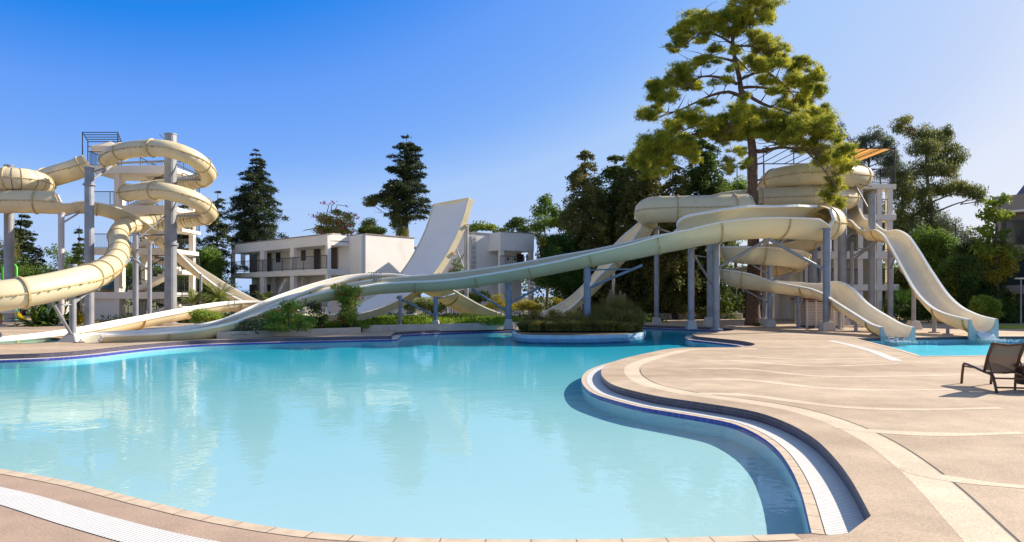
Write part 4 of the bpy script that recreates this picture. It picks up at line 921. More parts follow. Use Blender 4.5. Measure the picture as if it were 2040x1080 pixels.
mb = MB(); c0 = P(2, 620, 40); mb.lathe([(.75, -.12), (.78, 0), (.4, .14), (.03, .2)], 16, c0); mb.build('canopy', M_rim, par, smooth=True)
mb = MB(); mb.tube([Vector((c0.x, c0.y, ZD)), c0], .05, 8); mb.build('pole', M_rd, par)
sb = MB(); 
for i, (px, py) in enumerate(((44, 560), (38, 566), (150, 612), (36, 556))): 
    pass
vl = thing('service_building', tuple(Pz(110, 62, .1)), 'small pale service building seen between the slim column and trees at left', 'building')
B('wall', M_wall, vl, [(P(92, 0, 62).x, P(130, 0, 62).x, 62, 66, .1, P(0, 540, 62).z)], .02); B('roof', M_roof, vl, [(P(92, 0, 62).x-.1, P(130, 0, 62).x+.1, 61.9, 66.1, P(0, 540, 62).z, P(0, 540, 62).z+.15)])
# pale garden wall right of the trunk
gw = MB(); gw.box(P(1530, 0, 50).x, P(1625, 0, 50).x, 50, 50.25, .1, P(0, 614, 50).z); tag(gw.build('garden_wall', M_wall, bevel=.02), 'low white garden wall behind the twin columns and the pine trunk', 'garden wall')
gw = MB(); gw.box(P(1260, 0, 48.5).x, P(1480, 0, 48.5).x, 48.5, 48.8, .1, .55); tag(gw.build('garden_wall', M_conc, bevel=.02), 'low kerb like wall along the dark hedge behind the column group', 'garden wall')

# street lamp at the right edge
la = thing('ring_lamp_post', tuple(Pz(2034, 38, ZD)), 'slim garden lamp post with a flat ring head at the right edge', 'street lamp')
p0 = Pz(2034, 38, 0); zl = P(0, 555, 38).z; mb = MB(); mb.tube([Vector((p0.x, p0.y, ZD)), Vector((p0.x, p0.y, zl))], [.05, .03], 8); mb.build('pole', M_steel, la)
mb = MB(); R0 = .26; vs = [(p0.x+(R0+.05*math.cos(b))*math.cos(a), p0.y+(R0+.05*math.cos(b))*math.sin(a), zl+.04*math.sin(b)) for a in np.linspace(0, 2*math.pi, 24, endpoint=False) for b in np.linspace(0, 2*math.pi, 8, endpoint=False)]
mb.add(vs, [(i*8+j, ((i+1) % 24)*8+j, ((i+1) % 24)*8+(j+1) % 8, i*8+(j+1) % 8) for i in range(24) for j in range(8)]); mb.tube([(p0.x-R0, p0.y, zl), (p0.x+R0, p0.y, zl)], .02, 6); mb.build('lamp_ring', M_rim, la, smooth=True)

# ------------------------------------------------------------------ sun lounger and side table
M_brn = mat('brown_aluminium_frame', (0.12, 0.065, 0.035), 0.35, 0.1, 4, metal=.3)
M_sling = bpy.data.materials.new('taupe_mesh_sling'); M_sling.use_nodes = True
_n = M_sling.node_tree.nodes; _l = M_sling.node_tree.links; _b = _n['Principled BSDF']; _b.inputs['Base Color'].default_value = (0.26, 0.19, 0.135, 1); _b.inputs['Roughness'].default_value = .7
_t = _n.new('ShaderNodeBsdfTransparent'); _m = _n.new('ShaderNodeMixShader'); _m.inputs[0].default_value = .78; _l.new(_t.outputs[0], _m.inputs[1]); _l.new(_b.outputs[0], _m.inputs[2]); _l.new(_m.outputs[0], _n['Material Output'].inputs[0])
def gp(px, py): return G(px, py, ZD)
fl, fr = gp(1915.5, 764), gp(1969, 762)          # foot end left leg ; foot end far leg
nl, nr = gp(1986, 783), gp(2019, 772)            # near hinge leg, far hinge leg
d_ = (nl-fl); d_.z = 0; Ld = d_.length; e = d_.normalized(); s = Vector((-e.y, e.x, 0)); 
lo = thing('sun_lounger', tuple(fl), 'brown framed sun lounger with a taupe mesh sling and raised back at the right edge', 'sun lounger')
Wd = .5
def q(u, v, z): return fl+e*u*.835+s*v+Vector((0, 0, z))
bz = .84; hx = 1.02; bx = hx+.42
for v in (0, Wd):
    mb = MB(); mb.tube([q(0, v, 0), q(.04, v, .2), q(.09, v, .36), q(.14, v, .39), q(.3, v, .385), q(.7, v, .35), q(hx, v, .315), q(hx+.25, v, .30), q(hx+.36, v, .25), q(hx+.44, v, .12), q(hx+.50, v, 0)], .024, 8); mb.build('side_rail', M_brn, lo, smooth=True)
    mb = MB(); mb.tube([q(hx, v+(.0), .33), q(hx+.14, v, .60), q(bx-.08, v, bz)], .026, 8); mb.build('back_upright', M_brn, lo, smooth=True)
    mb = MB(); mb.tube([q(hx+.12, v, .56), q(hx+.30, v, .34), q(hx+.42, v, .24)], .014, 6); mb.build('back_strut', M_brn, lo)
mb = MB(); mb.tube([q(bx-.08, 0, bz), q(bx-.07, Wd/2, bz-.03), q(bx-.08, Wd, bz)], .022, 8); mb.build('top_rail', M_brn, lo)
for u, z in ((.1, .34), (hx-.02, .31), (hx+.38, .24), (hx+.46, .09)):
    mb = MB(); mb.tube([q(u, 0, z), q(u, Wd/2, z-(.04 if u < .5 else 0)), q(u, Wd, z)], .015, 8); mb.build('cross_bar', M_brn, lo)
def sling(pa, sag, nm):
    mb = MB(); vs = []; K = 8
    for (u, z) in pa:
        for k in range(K+1): f_ = k/K; vs.append(q(u, .02+(Wd-.04)*f_, z-sag*(1-(2*f_-1)**2)))
    n_ = len(pa); fs = [(i*(K+1)+k, i*(K+1)+k+1, (i+1)*(K+1)+k+1, (i+1)*(K+1)+k) for i in range(n_-1) for k in range(K)]
    b0 = len(vs); vs2 = [v+Vector((0.004, 0, -.004)) for v in vs]; mb.add(vs+vs2, fs+[tuple(b0+x for x in reversed(f)) for f in fs]); mb.build(nm, M_sling, lo, smooth=True)
sling([(.10, .385), (.3, .385), (.7, .35), (hx, .315)], .03, 'seat_sling')
sling([(hx+.02, .35), (hx+.14, .6), (hx+.24, .76), (bx-.085, bz-.01)], .025, 'back_sling')
tb = thing('side_table', tuple(gp(2052, 779)), 'dark round wicker side table cut by the right edge beside the lounger', 'side table')
c0 = gp(2056, 779); mb = MB(); mb.lathe([(.28, .42), (.30, .43), (.30, .455), (.29, .46)], 24, c0); mb.build('table_top', M_brn, tb)
for k in range(4):
    a = k*math.pi/2+.9; mb = MB(); mb.tube([c0+Vector((.24*math.cos(a), .24*math.sin(a), 0)), c0+Vector((.22*math.cos(a), .22*math.sin(a), .42))], .02, 6); mb.build('leg', M_brn, tb)
mb = MB(); mb.lathe([(.235, .12), (.235, .41)], 20, c0); mb.build('apron', mat('dark_wicker', (0.03, .02, .015), .7, .4, 20), tb)
# ------------------------------------------------------------------ vegetation
def quads_obj(name, V4, m, parent=None, n=4):
    """V4: (N, n, 3) array of leaf corners"""
    N = len(V4); me = bpy.data.meshes.new(name); off = np.array(wloc(parent)) if parent else np.zeros(3)
    me.vertices.add(N*n); me.vertices.foreach_set('co', (V4.reshape(-1, 3)-off).ravel().astype(np.float32))
    me.loops.add(N*n); me.loops.foreach_set('vertex_index', np.arange(N*n, dtype=np.int32))
    me.polygons.add(N); me.polygons.foreach_set('loop_start', np.arange(0, N*n, n, dtype=np.int32)); me.polygons.foreach_set('loop_total', np.full(N, n, dtype=np.int32))
    me.materials.append(m); me.update(); me.validate()
    o = bpy.data.objects.new(name, me); COL.objects.link(o)
    if parent: o.parent = parent
    return o
def unit(n):
    v = RNG.normal(size=(n, 3)); return v/np.linalg.norm(v, axis=1)[:, None]
def leaves(C, n, size, elong=2.2, shell=0.55, droop=0.0, out=0.5):
    """C: (k,6) centres+radii. n leaves spread over the clumps; rhombus leaves"""
    C = np.asarray(C, float); vol = (C[:, 3]*C[:, 4]*C[:, 5])**0.66; pr = vol/vol.sum(); idx = RNG.choice(len(C), n, p=pr)
    d = unit(n); r = (shell+(1-shell)*RNG.random(n))*np.where(RNG.random(n) < .12, RNG.random(n)*.9+.15, 1)*(1+.12*RNG.normal(size=n))
    c = C[idx, :3]+d*C[idx, 3:]*r[:, None]
    a = unit(n)*(1-out)+d*out; a[:, 2] -= droop; a /= np.linalg.norm(a, axis=1)[:, None]
    b = np.cross(a, unit(n)); b /= np.maximum(np.linalg.norm(b, axis=1), 1e-6)[:, None]
    L = size*(0.6+.8*RNG.random(n)); W_ = L/elong
    return np.stack([c-a*L[:, None]/2, c+b*W_[:, None]/2, c+a*L[:, None]/2, c-b*W_[:, None]/2], 1)
def sub(C, k, f=0.42, spread=0.75):
    """break clumps into smaller irregular ones"""
    out = []
    for c in np.asarray(C, float):
        for _ in range(k):
            d = RNG.normal(size=3); d /= np.linalg.norm(d); rr = spread*(RNG.random()**.4)
            s = f*(0.6+.8*RNG.random()); out.append([*(c[:3]+d*c[3:]*rr), c[3]*s*(.8+.5*RNG.random()), c[4]*s, c[5]*s*(.7+.4*RNG.random())])
    return np.array(out)
def pxc(px, py, rx_, ry_, D, dep=None):
    p = P(px, py, D); sc = D/F; return [p.x, p.y, p.z, rx_*sc, (dep or rx_*.9)*sc, ry_*sc]
def limbs(name, parent, segs, m, n=7):
    mb = MB()
    for pts, r0, r1 in segs:
        k = len(pts)
        if k == 2: pts = [pts[0], (Vector(pts[0])*.5+Vector(pts[1])*.5)+Vector((random.gauss(0, .1), random.gauss(0, .1), random.gauss(0, .1))), pts[1]]; k = 3
        c = crom([tuple(p) for p in pts], .35); mb.tube([Vector(p) for p in c], list(np.linspace(r0, r1, len(c))), n)
    return mb.build(name, m, parent, smooth=True)
def tree(name, label, cat, base_px, D, top_py, blobs, lm, size=.16, dens=260, trunk_r=.18, base_z=.1, droop=.2, bark=None, k=10, elong=2.2, f=.6, limb=True, group=None, out=.4, lean=0, grow=1.0):
    """blobs: (px, py, rx, ry[, dD])"""
    b = Pz(base_px, D, base_z); t_ = thing(name, tuple(b), label, cat, group)
    C = []
    for q_ in blobs:
        dD = q_[4] if len(q_) > 4 else RNG.uniform(-1, 1)*min(q_[2], 50)*D/F*.5
        C.append(pxc(q_[0], q_[1], q_[2]*grow, q_[3]*grow, D+dD))
    C = np.array(C); S_ = sub(C, k, f); area = (S_[:, 3]*S_[:, 5]).sum()
    n = int(min(120000, 3.2*dens*area/(size/.16)**2)); quads_obj('crown', leaves(S_, n, size, elong, droop=droop, out=out), lm, t_)
    top = P(base_px+lean, top_py, D); top = Vector((top.x, top.y, top.z)); ht = top.z-b.z
    mid = [b+(top-b)*f_+Vector((random.gauss(0, .012)*ht, random.gauss(0, .012)*ht, 0)) for f_ in (.3, .55, .8)]
    segs = [([b]+mid+[top], trunk_r, trunk_r*.25)]
    limbs('trunk', t_, segs, bark or M_barkd, 9)
    if limb:
        sg = []
        for c in C:
            e_ = Vector(c[:3]); fz = max(.15, min(.92, ((e_.z-b.z)-abs(e_.x-b.x)*.5)/ht)); j = fz*4; i = min(3, int(j)); pts = [b]+mid+[top]; st = pts[i]+(pts[i+1]-pts[i])*(j-i)
            sg.append(([st, st.lerp(e_, .55)+Vector((0, 0, .15)), e_], trunk_r*.38*(1-fz*.5), trunk_r*.08))
            for _ in range(3):
                e2_ = e_+Vector((random.uniform(-1, 1)*c[3], random.uniform(-1, 1)*c[4], random.uniform(-.8, .8)*c[5])); sg.append(([st.lerp(e_, .6), e2_], trunk_r*.14, trunk_r*.04))
        limbs('limbs', t_, sg, bark or M_barkd, 5)
    return t_
def conifer(name, label, px, ytop, ybase, D, prof, lm, n_wh=22, size=.16, dens=60, trunk_r=.16, droopy=.25, base_z=.1, seed=1, crown_base=None, sway=0, gaps=.15, cat='tree'):
    """prof: list of (py, half width px); whorled branches carrying drooping twigs"""
    random.seed(seed); b = Pz(px, D, base_z); top = P(px+sway, ytop, D); t_ = thing(name, tuple(b), label, cat)
    mids = [b.lerp(top, q_)+Vector((random.gauss(0, .1), random.gauss(0, .1), 0)) for q_ in (.33, .66)]
    limbs('trunk', t_, [([b]+mids+[top], trunk_r, .02)], M_barkd, 8)
    ys = [p[0] for p in prof]; ws = [p[1] for p in prof]; sg = []; Q = []
    for w_ in range(n_wh):
        yy = ys[0]+(ys[-1]-ys[0])*((w_+.3)/n_wh)**.92; hw = np.interp(yy, ys, ws)*D/F; yy += random.uniform(-.45, .45)*(ys[-1]-ys[0])/n_wh; zc = P(0, yy, D).z; c = b+(top-b)*((zc-b.z)/(top.z-b.z)); nb = 5 if hw < .6 else 7
        for j in range(nb):
            if random.random() < gaps: continue
            az = random.uniform(0, 2*math.pi); L = hw*random.uniform(.55, 1.12); dx, dy = math.cos(az), math.sin(az)
            st = Vector((c.x, c.y, zc)); rise = random.uniform(-.05, .3)*L; e_ = st+Vector((dx*L, dy*L, rise-droopy*L)); m_ = st.lerp(e_, .5)+Vector((0, 0, .15*L))
            sg.append(([st, m_, e_], max(.012, trunk_r*.22), .008)); nn = int(1.5*dens*L*max(.5, .16/size))
            t = RNG.random(nn)**.7; pth = (np.outer((1-t)**2, st)+np.outer(2*t*(1-t), m_)+np.outer(t**2, e_)); wdt = .10+.20*L*np.sin(np.pi*np.clip(t*.85+.12, 0, 1))
            off = RNG.normal(size=(nn, 3))*np.stack([wdt*.55, wdt*.55, wdt*.28], 1); off[:, 2] -= np.abs(RNG.normal(size=nn))*.12*L*droopy*2
            c_ = pth+off; a = np.stack([np.full(nn, dx), np.full(nn, dy), np.full(nn, .1)], 1)+RNG.normal(size=(nn, 3))*.6; a[:, 2] -= droopy*.6; a /= np.linalg.norm(a, axis=1)[:, None]
            bb = np.cross(a, unit(nn)); bb /= np.linalg.norm(bb, axis=1)[:, None]; LL = size*(.6+.8*RNG.random(nn))[:, None]; Q.append(np.stack([c_-a*LL/2, c_+bb*LL/5, c_+a*LL/2, c_-bb*LL/5], 1))
    limbs('limbs', t_, sg, M_barkd, 4); quads_obj('crown', np.concatenate(Q), lm, t_); return t_

# the big pine, growing up through the low coils
PD = 37.8
pt_ = thing('pine_tree', tuple(Pz(1500, PD, ZD)), 'tallest pine, light green needles on a red brown trunk rising through the slide coils', 'pine tree')
tp = [(1500,651,PD),(1501,560,PD),(1501,470,PD),(1500,400,PD),(1499,340,PD),(1499,300,PD),(1489,240,PD),(1478,190,PD),(1472,150,PD+.1),(1463,110,PD),(1460,70,PD),(1480,30,PD),(1500,-15,PD)]
TP = crom([tuple(P(*q_)) for q_ in tp], .35); rr = np.interp(np.linspace(0, 1, len(TP)), [0, .03, .1, .5, .56, .8, 1], [.48, .40, .36, .27, .2, .12, .04])
mb = MB(); mb.tube([Vector(p) for p in TP], [r*(1+.06*math.sin(i*1.7)) for i, r in enumerate(rr)], 14); mb.build('trunk', M_bark, pt_, smooth=True)
z_ = lambda x, y: (1240+x/2.454, y/2.454)
br = [  # limbs in zoomed pixels: points, start radius, depth drift
 ([(655,740),(700,738),(760,722),(830,725),(900,740),(980,770)], .13, -2.4), ([(900,740),(960,800),(1000,850),(1045,910),(1050,960)], .05, -3.0),
 ([(640,690),(600,660),(540,640),(500,600)], .09, 1.5), ([(590,450),(680,505),(780,540),(880,575)], .12, -1.5), ([(880,575),(950,600),(1000,650)], .05, -2.4),
 ([(575,470),(520,450),(440,465),(340,510),(260,545),(200,550)], .11, 1.6), ([(260,545),(180,570),(130,575)], .05, 2.0),
 ([(560,410),(480,380),(390,375),(330,410),(270,440)], .10, -1.8), ([(570,430),(650,425),(760,440),(840,450),(930,450)], .10, 2.2),
 ([(575,390),(640,360),(700,352),(760,390),(830,460),(870,520)], .09, -.8), ([(545,300),(460,280),(380,290),(310,330)], .08, 2.0), ([(545,270),(600,330),(640,370)], .05, -2),
 ([(535,225),(610,225),(670,235),(740,270),(800,300)], .07, -1.2), ([(530,210),(480,180),(400,160),(330,200),(260,240)], .07, -1.5), ([(540,210),(560,150),(590,110)], .05, 1.4),
 ([(620,660),(560,680),(450,670),(370,650),(300,680),(230,720),(160,740)], .11, 2.6), ([(400,590),(340,620),(260,660),(200,720)], .06, 3.0), ([(600,540),(540,600),(500,660),(470,720)], .06, -2),
 ([(640,640),(720,650),(800,640),(880,650)], .08, 2.4), ([(585,160),(640,130),(700,80)], .04, .8), ([(570,120),(500,100),(400,80),(350,75)], .05, -.8), ([(640,600),(700,690),(780,700),(850,720)], .06, .5), ([(300,680),(250,740),(200,790),(120,800)], .05, 2.4)]
sg = []
for pts, r0, dd in br:
    n_ = len(pts); base_off = 0
    W3 = [P(*z_(x, y), PD+dd*(i/(n_-1))**1.0 if (pts[0] not in [(900,740),(880,575),(260,545),(300,680)]) else PD+dd*(.75+.25*i/(n_-1))) for i, (x, y) in enumerate(pts)]
    sg.append((W3, r0, .015))
    for i in range(1, n_):
        for _ in range(3):
            st = W3[i-1].lerp(W3[i], random.random()); e_ = st+Vector((random.gauss(0, .55), random.gauss(0, .7), random.uniform(-.2, .7))); sg.append(([st, e_], r0*.3+.008, .006))
limbs('limbs', pt_, sg, M_bark, 7)
for k in range(5):
    yk = 310+k*25+random.uniform(-6, 6); p0 = P(1500, yk, PD); mb = MB(); sd = 1 if k % 3 else -1; mb.tube([p0, p0+Vector((sd*.45, -.2, .1))], [.07, .04], 7); mb.build('branch_stub', M_bark, pt_)
pads = [(640,25,90,40),(540,55,60,45),(700,75,35,55),(600,90,60,40),(450,95,60,28),(360,95,70,35),(290,150,55,35),(420,150,60,25),(530,140,70,35),(290,210,45,28),(255,240,30,16),(640,170,50,35),(680,225,60,35),(740,240,55,40),(560,250,35,25),(780,290,60,40),
 (860,325,60,35),(930,370,45,40),(930,450,55,45),(850,395,60,35),(700,320,60,30),(760,450,50,30),(640,300,45,28),(300,345,60,28),(250,380,60,40),(190,430,55,38),(370,310,45,18),(170,490,55,32),(140,560,55,38),(230,480,45,30),(340,420,50,22),(420,300,50,20),(460,240,45,18),(700,400,50,25),(560,330,35,30),
 (800,520,60,28),(870,500,50,35),(330,560,60,28),(560,545,70,30),(500,600,80,42),(440,640,70,45),(600,590,55,35),(350,590,60,35),(260,610,60,38),(230,670,60,40),(150,720,80,45),(90,780,60,55),(190,770,80,55),(290,700,60,45),(330,760,50,40),
 (620,640,70,45),(700,600,85,45),(790,590,80,45),(860,640,80,55),(940,610,80,55),(1000,680,75,50),(1060,740,65,50),(1100,800,45,45),(990,760,65,40),(900,720,70,35),(960,560,60,40),(520,680,60,32),(740,670,60,32),(560,740,35,18),(520,800,35,38),(600,800,25,25),(150,850,50,30),(1035,935,60,45),(1055,1000,38,28),(1030,870,30,20),(820,690,60,30),(380,200,35,14),(480,400,45,16),(600,480,35,22),(420,500,40,14),(650,540,45,22)]
Cp = []
for (x, y, a, b_) in pads:
    px, py = z_(x, y); wid = np.interp(y, [0, 400, 800], [1.0, 3.2, 4.2]); edge_ = min(1, abs(px-1495)/170); dD = RNG.uniform(-1, 1)*wid*(1-.6*edge_)
    if y > 840 and x > 900: dD = -3
    if y > 560 and x > 780: dD = RNG.uniform(-3.2, -.5)
    Cp.append(pxc(px, py, a/2.454*1.12, b_/2.454*1.15, PD+dD))
    if RNG.random() < .85 and y < 840: Cp.append(pxc(px+RNG.uniform(-12, 12), py+RNG.uniform(-8, 8), a/2.454*.7, b_/2.454*.8, PD-dD*.8))
Cp = sub(np.array(Cp), 11, .26, 1.0)
def tufts(C, n_t, per, L, wd):
    pr = (C[:, 3]*C[:, 5]); idx = RNG.choice(len(C), n_t, p=pr/pr.sum()); d = unit(n_t); d[:, 2] = d[:, 2]*.8+.1; c = C[idx, :3]+RNG.normal(size=(n_t, 3))*C[idx, 3:]*.7
    ax_ = d+np.array([0, 0, .6]); ax_ /= np.linalg.norm(ax_, axis=1)[:, None]; c = np.repeat(c, per, 0); a = np.repeat(ax_, per, 0)+RNG.normal(size=(n_t*per, 3))*.55; a /= np.linalg.norm(a, axis=1)[:, None]
    b_ = np.cross(a, unit(len(a))); b_ /= np.linalg.norm(b_, axis=1)[:, None]; ll = L*(.7+.6*RNG.random(len(a)))[:, None]
    return np.stack([c-b_*wd/2, c+b_*wd/2, c+a*ll], 1)
quads_obj('crown', tufts(Cp, 88000, 8, .19, .02), L_pine, pt_, n=3)

# dark bronze cypresses behind the tube
conifer('cypress_tree', 'bronze green drooping cypress with a feathery top, leftmost of the dark group', 1165, 296, 640, 50, [(296,4),(330,30),(380,44),(430,56),(500,68),(600,70)], L_brown, 30, .2, 110, .22, .5, seed=3, gaps=.05)
conifer('cypress_tree', 'dark cypress just right of the feathery leftmost one behind the level tube', 1225, 312, 640, 53, [(312,14),(350,52),(420,72),(500,78),(610,78)], L_deep, 30, .22, 120, .25, .5, seed=4, gaps=.03)
conifer('cypress_tree', 'bronze cypress in the middle of the dark group above the level tube', 1285, 278, 640, 51, [(278,16),(310,46),(380,70),(450,74),(610,74)], L_brown, 30, .22, 120, .25, .55, seed=5, gaps=.03)
conifer('cypress_tree', 'dark columnar cypress directly left of the big pine trunk', 1400, 235, 640, 50, [(235,10),(300,34),(380,56),(450,68),(610,70)], L_deep, 34, .22, 120, .25, .5, seed=6, gaps=.03)
conifer('cypress_tree', 'dark drooping cypress behind the column group under the long flume', 1345, 330, 640, 48.5, [(330,15),(400,50),(480,56),(600,60)], L_brown, 24, .22, 110, .25, .7, seed=8, gaps=.05)
tree('broadleaf_tree', 'low lime green tree peeping between the dark cypress and the pine trunk', 'tree', 1460, 56, 380, [(1440,385,28,22),(1470,372,22,18),(1490,400,24,30),(1430,410,26,26),(1465,430,50,40)], L_lime, .2, 250)
# spruces and pines at left
conifer('spruce_tree', 'broad dark spruce standing behind the left end of the galleried hotel block', 510, 296, 600, 66, [(296,4),(315,16),(345,30),(375,40),(410,52),(445,60),(480,54),(505,30)], L_dark, 30, .17, 130, .3, .2, seed=11, gaps=.2)
conifer('spruce_tree', 'thin ragged spruce between the spiral tube and the broad spruce', 434, 382, 600, 60, [(382,3),(400,14),(430,22),(470,32),(510,36),(540,24)], L_dark, 20, .2, 70, .2, .3, seed=12, gaps=.25)
conifer('spruce_tree', 'dark spruce hidden behind the thick column under the spiral tube', 365, 410, 610, 58, [(410,6),(440,26),(480,36),(540,40),(600,42)], L_dark, 18, .22, 120, .25, .3, seed=13, gaps=.05)
conifer('spruce_tree', 'dark pointed spruce at the far left behind the leftmost column', 45, 418, 620, 60, [(418,3),(440,16),(470,26),(520,38),(580,46)], L_dark, 20, .22, 110, .25, .3, seed=14, gaps=.05)
conifer('spruce_tree', 'small distant spruce tip left of the left tower', 158, 450, 620, 62, [(450,3),(480,12),(520,20),(580,26)], L_dark, 14, .2, 100, .2, .3, seed=15)
# tall open pine with a leaning limb
conifer('pine_tree', 'tall dark ragged pine behind the upright wing with a bare lower trunk', 810, 274, 600, 58, [(274,14),(290,26),(315,38),(345,42),(375,52),(400,62),(425,58),(445,44)], L_dark, 24, .18, 130, .3, .05, seed=21, gaps=.25)
tree('pine_tree', 'lower side limb pine with olive foliage left of the tall ragged pine', 'tree', 815, 57.5, 440, [(748,396,20,9),(735,405,12,8),(775,400,18,10),(790,440,18,20),(800,470,14,18)], L_euc, .16, 260, .12, lean=-15)
tree('broadleaf_tree', 'dark bluish bushy tree on the roofline between the bougainvillea and the ragged pine', 'tree', 738, 60, 440, [(735,450,22,16),(750,462,22,12),(722,462,14,10)], L_deep, .16, 300, .15)
tree('broadleaf_tree', 'round mid green tree left of the hotel between spruce trunks', 'tree', 420, 57, 500, [(415,510,22,22),(398,540,26,34),(430,540,16,30),(380,560,26,40)], L_green, .18, 300, .15)
for i, (px, D, lab, bl, lm) in enumerate([(930,60,'lime green feathery tree just right of the upright wing top',[(955,452,22,10),(935,460,14,8),(980,452,16,10),(1000,462,16,8)],L_lime),
    (1030,60,'dark dense tree rising behind the porch of the smaller hotel block',[(1030,445,20,16),(1015,452,12,10),(1048,458,16,12)],L_deep),
    (1088,58,'bright green leafy tree above the ivy covered wall',[(1088,402,14,14),(1075,420,24,16),(1105,425,20,18),(1085,445,30,16),(1068,455,16,12)],L_green),
    (1130,57,'pale green tree tucked left of the leftmost cypress',[(1130,425,18,12),(1115,440,20,14),(1140,450,18,20)],L_lime)]):
    tree('broadleaf_tree', lab, 'tree', px, D, bl[0][1], bl, lm, .2, 220, .14)
tree('ivy_mass', 'big dark green ivy covered mound with orange flowers right of the porch', 'ivy', 1108, 47.5, 470, [(1108,485,40,26),(1090,510,26,30),(1130,515,30,34),(1105,550,44,40),(1140,560,24,40)], L_ivy, .14, 420, .1, k=14, f=.5, limb=False)
# eucalyptus etc. right
tree('eucalyptus_tree', 'tall open eucalyptus with drooping olive foliage right of the right tower', 'tree', 1848, 52, 262,
     [(1800,242,20,12,0),(1788,255,10,10,0),(1812,262,12,10,1),(1842,268,24,22,0),(1866,280,22,18,1),(1886,262,10,12,0),(1838,300,26,20,-1),(1878,308,26,20,1),(1905,318,18,18,0),(1855,335,30,18,0),(1890,345,20,14,1),(1825,345,18,22,1),
      (1870,375,22,16,0),(1835,380,20,22,-1),(1885,378,22,12,1),(1910,372,20,10,0),(1935,380,22,12,0),(1950,395,12,10,0),(1845,420,24,22,0),(1820,430,22,24,1),(1858,455,26,26,0),(1815,470,26,30,-1)], L_euc, .2, 330, .28, droop=.9, k=9, elong=4.0, bark=M_bark, f=.6, grow=1.22)
tree('eucalyptus_tree', 'grey green eucalyptus crown behind the orange canopy of the right tower', 'tree', 1735, 58, 290,
     [(1720,282,18,14),(1745,272,20,16),(1765,290,18,16),(1700,300,20,16),(1735,310,30,20),(1780,320,20,22),(1660,250,8,12),(1672,265,12,18),(1650,258,8,10),(1690,320,30,24),(1760,340,34,26)], L_grey, .2, 280, .25, droop=.7, elong=3.5)
tree('eucalyptus_tree', 'yellow olive tree mass directly right of the right tower corner', 'tree', 1800, 50, 350,
     [(1790,350,20,30),(1800,395,26,36),(1790,440,20,40),(1815,500,30,40),(1800,560,34,40),(1790,600,30,30)], L_euc, .18, 340, .2, droop=.6, elong=3)
tree('broadleaf_tree', 'deep green tree behind the open storeys of the right tower', 'tree', 1690, 57, 420, [(1640,450,40,40),(1700,440,44,50),(1755,470,30,50),(1660,540,50,50),(1730,560,44,50),(1600,560,40,50),(1700,600,60,30)], L_deep, .2, 320, .2, limb=False)
# green mass at right
tree('frangipani_tree', 'bright leafy tree with long yellow green leaves in front of the far right hotel', 'tree', 1985, 41, 420,
     [(1975,405,18,12),(1998,398,14,12),(1960,425,20,14),(1990,430,26,18),(1955,455,22,14),(1985,465,28,20),(1965,495,26,20),(2000,505,28,22)], L_lime, .3, 210, .12, droop=.1, elong=2.6, k=8)
tree('creeper_mass', 'tall creeper covered mass of olive leaves right of the wavy slide', 'creeper', 1950, 42, 500,
     [(1955,520,44,34),(1925,545,40,40),(1978,545,38,50),(1905,585,40,44),(1950,600,50,44),(2005,615,50,40)], L_deep, .16, 520, .1, k=14, limb=False)
tree('creeper_mass', 'golden creeper strands tumbling over the darker mass at right', 'creeper', 1975, 41, 500, [(1990,500,24,24),(2005,530,16,30),(1965,520,22,20),(1900,560,8,26),(2020,600,5,24),(1975,550,26,16)], L_yel, .14, 200, .05, k=8, limb=False)
tree('broadleaf_tree', 'mixed mid green tree mass behind the middle of the wavy slide', 'tree', 1865, 47, 470, [(1860,480,34,30),(1885,500,34,34),(1850,530,40,36),(1895,545,36,40),(1865,590,44,44),(1835,610,34,34)], L_green, .17, 360, .2, k=12)
tree('broadleaf_tree', 'thin grey green tree against the sky left of the far right hotel', 'tree', 1905, 49, 440, [(1900,450,26,22),(1880,440,16,20),(1920,470,24,22),(1940,480,16,20)], L_grey, .15, 130, .1, elong=3.5)
tree('shrub', 'bright rounded shrub at the foot of the dark creeper right of the wavy slide', 'shrub', 1965, 35, 600, [(1965,600,20,14),(1950,610,18,16),(1980,612,14,16),(1965,622,26,16)], L_lime, .12, 420, .05, k=12, limb=False)

# hedges and shrubs as things
def bush(name, label, blobs, D, lm, size=.1, dens=500, flowers=None, cat='shrub', k=12, base_z=.3, elong=1.9, droop=0, nf=60, group=None, f=.42):
    px = sum(b_[0] for b_ in blobs)/len(blobs); t_ = thing(name, tuple(Pz(px, D, base_z)), label, cat, group)
    C = np.array([pxc(b_[0], b_[1], b_[2], b_[3], D+(b_[4] if len(b_) > 4 else 0)) for b_ in blobs]); S_ = sub(C, k, f, .8); S_ = np.vstack([S_, C*np.array([1, 1, 1, .7, .7, .7])])
    n = int(min(110000, 2.6*dens*(S_[:, 3]*S_[:, 5]).sum()/(size/.1)**2*.9)); quads_obj('foliage', leaves(S_, n, size, elong, droop=droop), lm, t_)
    if flowers: quads_obj('flowers', leaves(np.array(S_)*np.array([1, 1, 1, 1.08, 1.08, 1.08]), nf, size*1.25, 1.2, shell=1.0), flowers, t_)['kind'] = 'stuff'
    sg = [([Vector((c[0], c[1], base_z)), Vector(c[:3])], .03, .012) for c in C]; limbs('stems', t_, sg, M_barkd, 5); return t_
bush('bougainvillea', 'sprawling bougainvillea with magenta flowers above the hotel roof', [(665,445,30,20),(690,440,22,18),(645,438,18,14),(640,460,24,12),(680,462,34,10),(672,424,14,8)], 56, mat('bougainvillea_leaves', (0.18,.24,.04), .5, transl=.45, col2=(.46,.42,.08)), .14, 700, L_pink, nf=300, base_z=4.5)
mb = MB(); bo = [o for o in bpy.data.objects if o.name.startswith('bougainvillea') and o.parent is None][0]
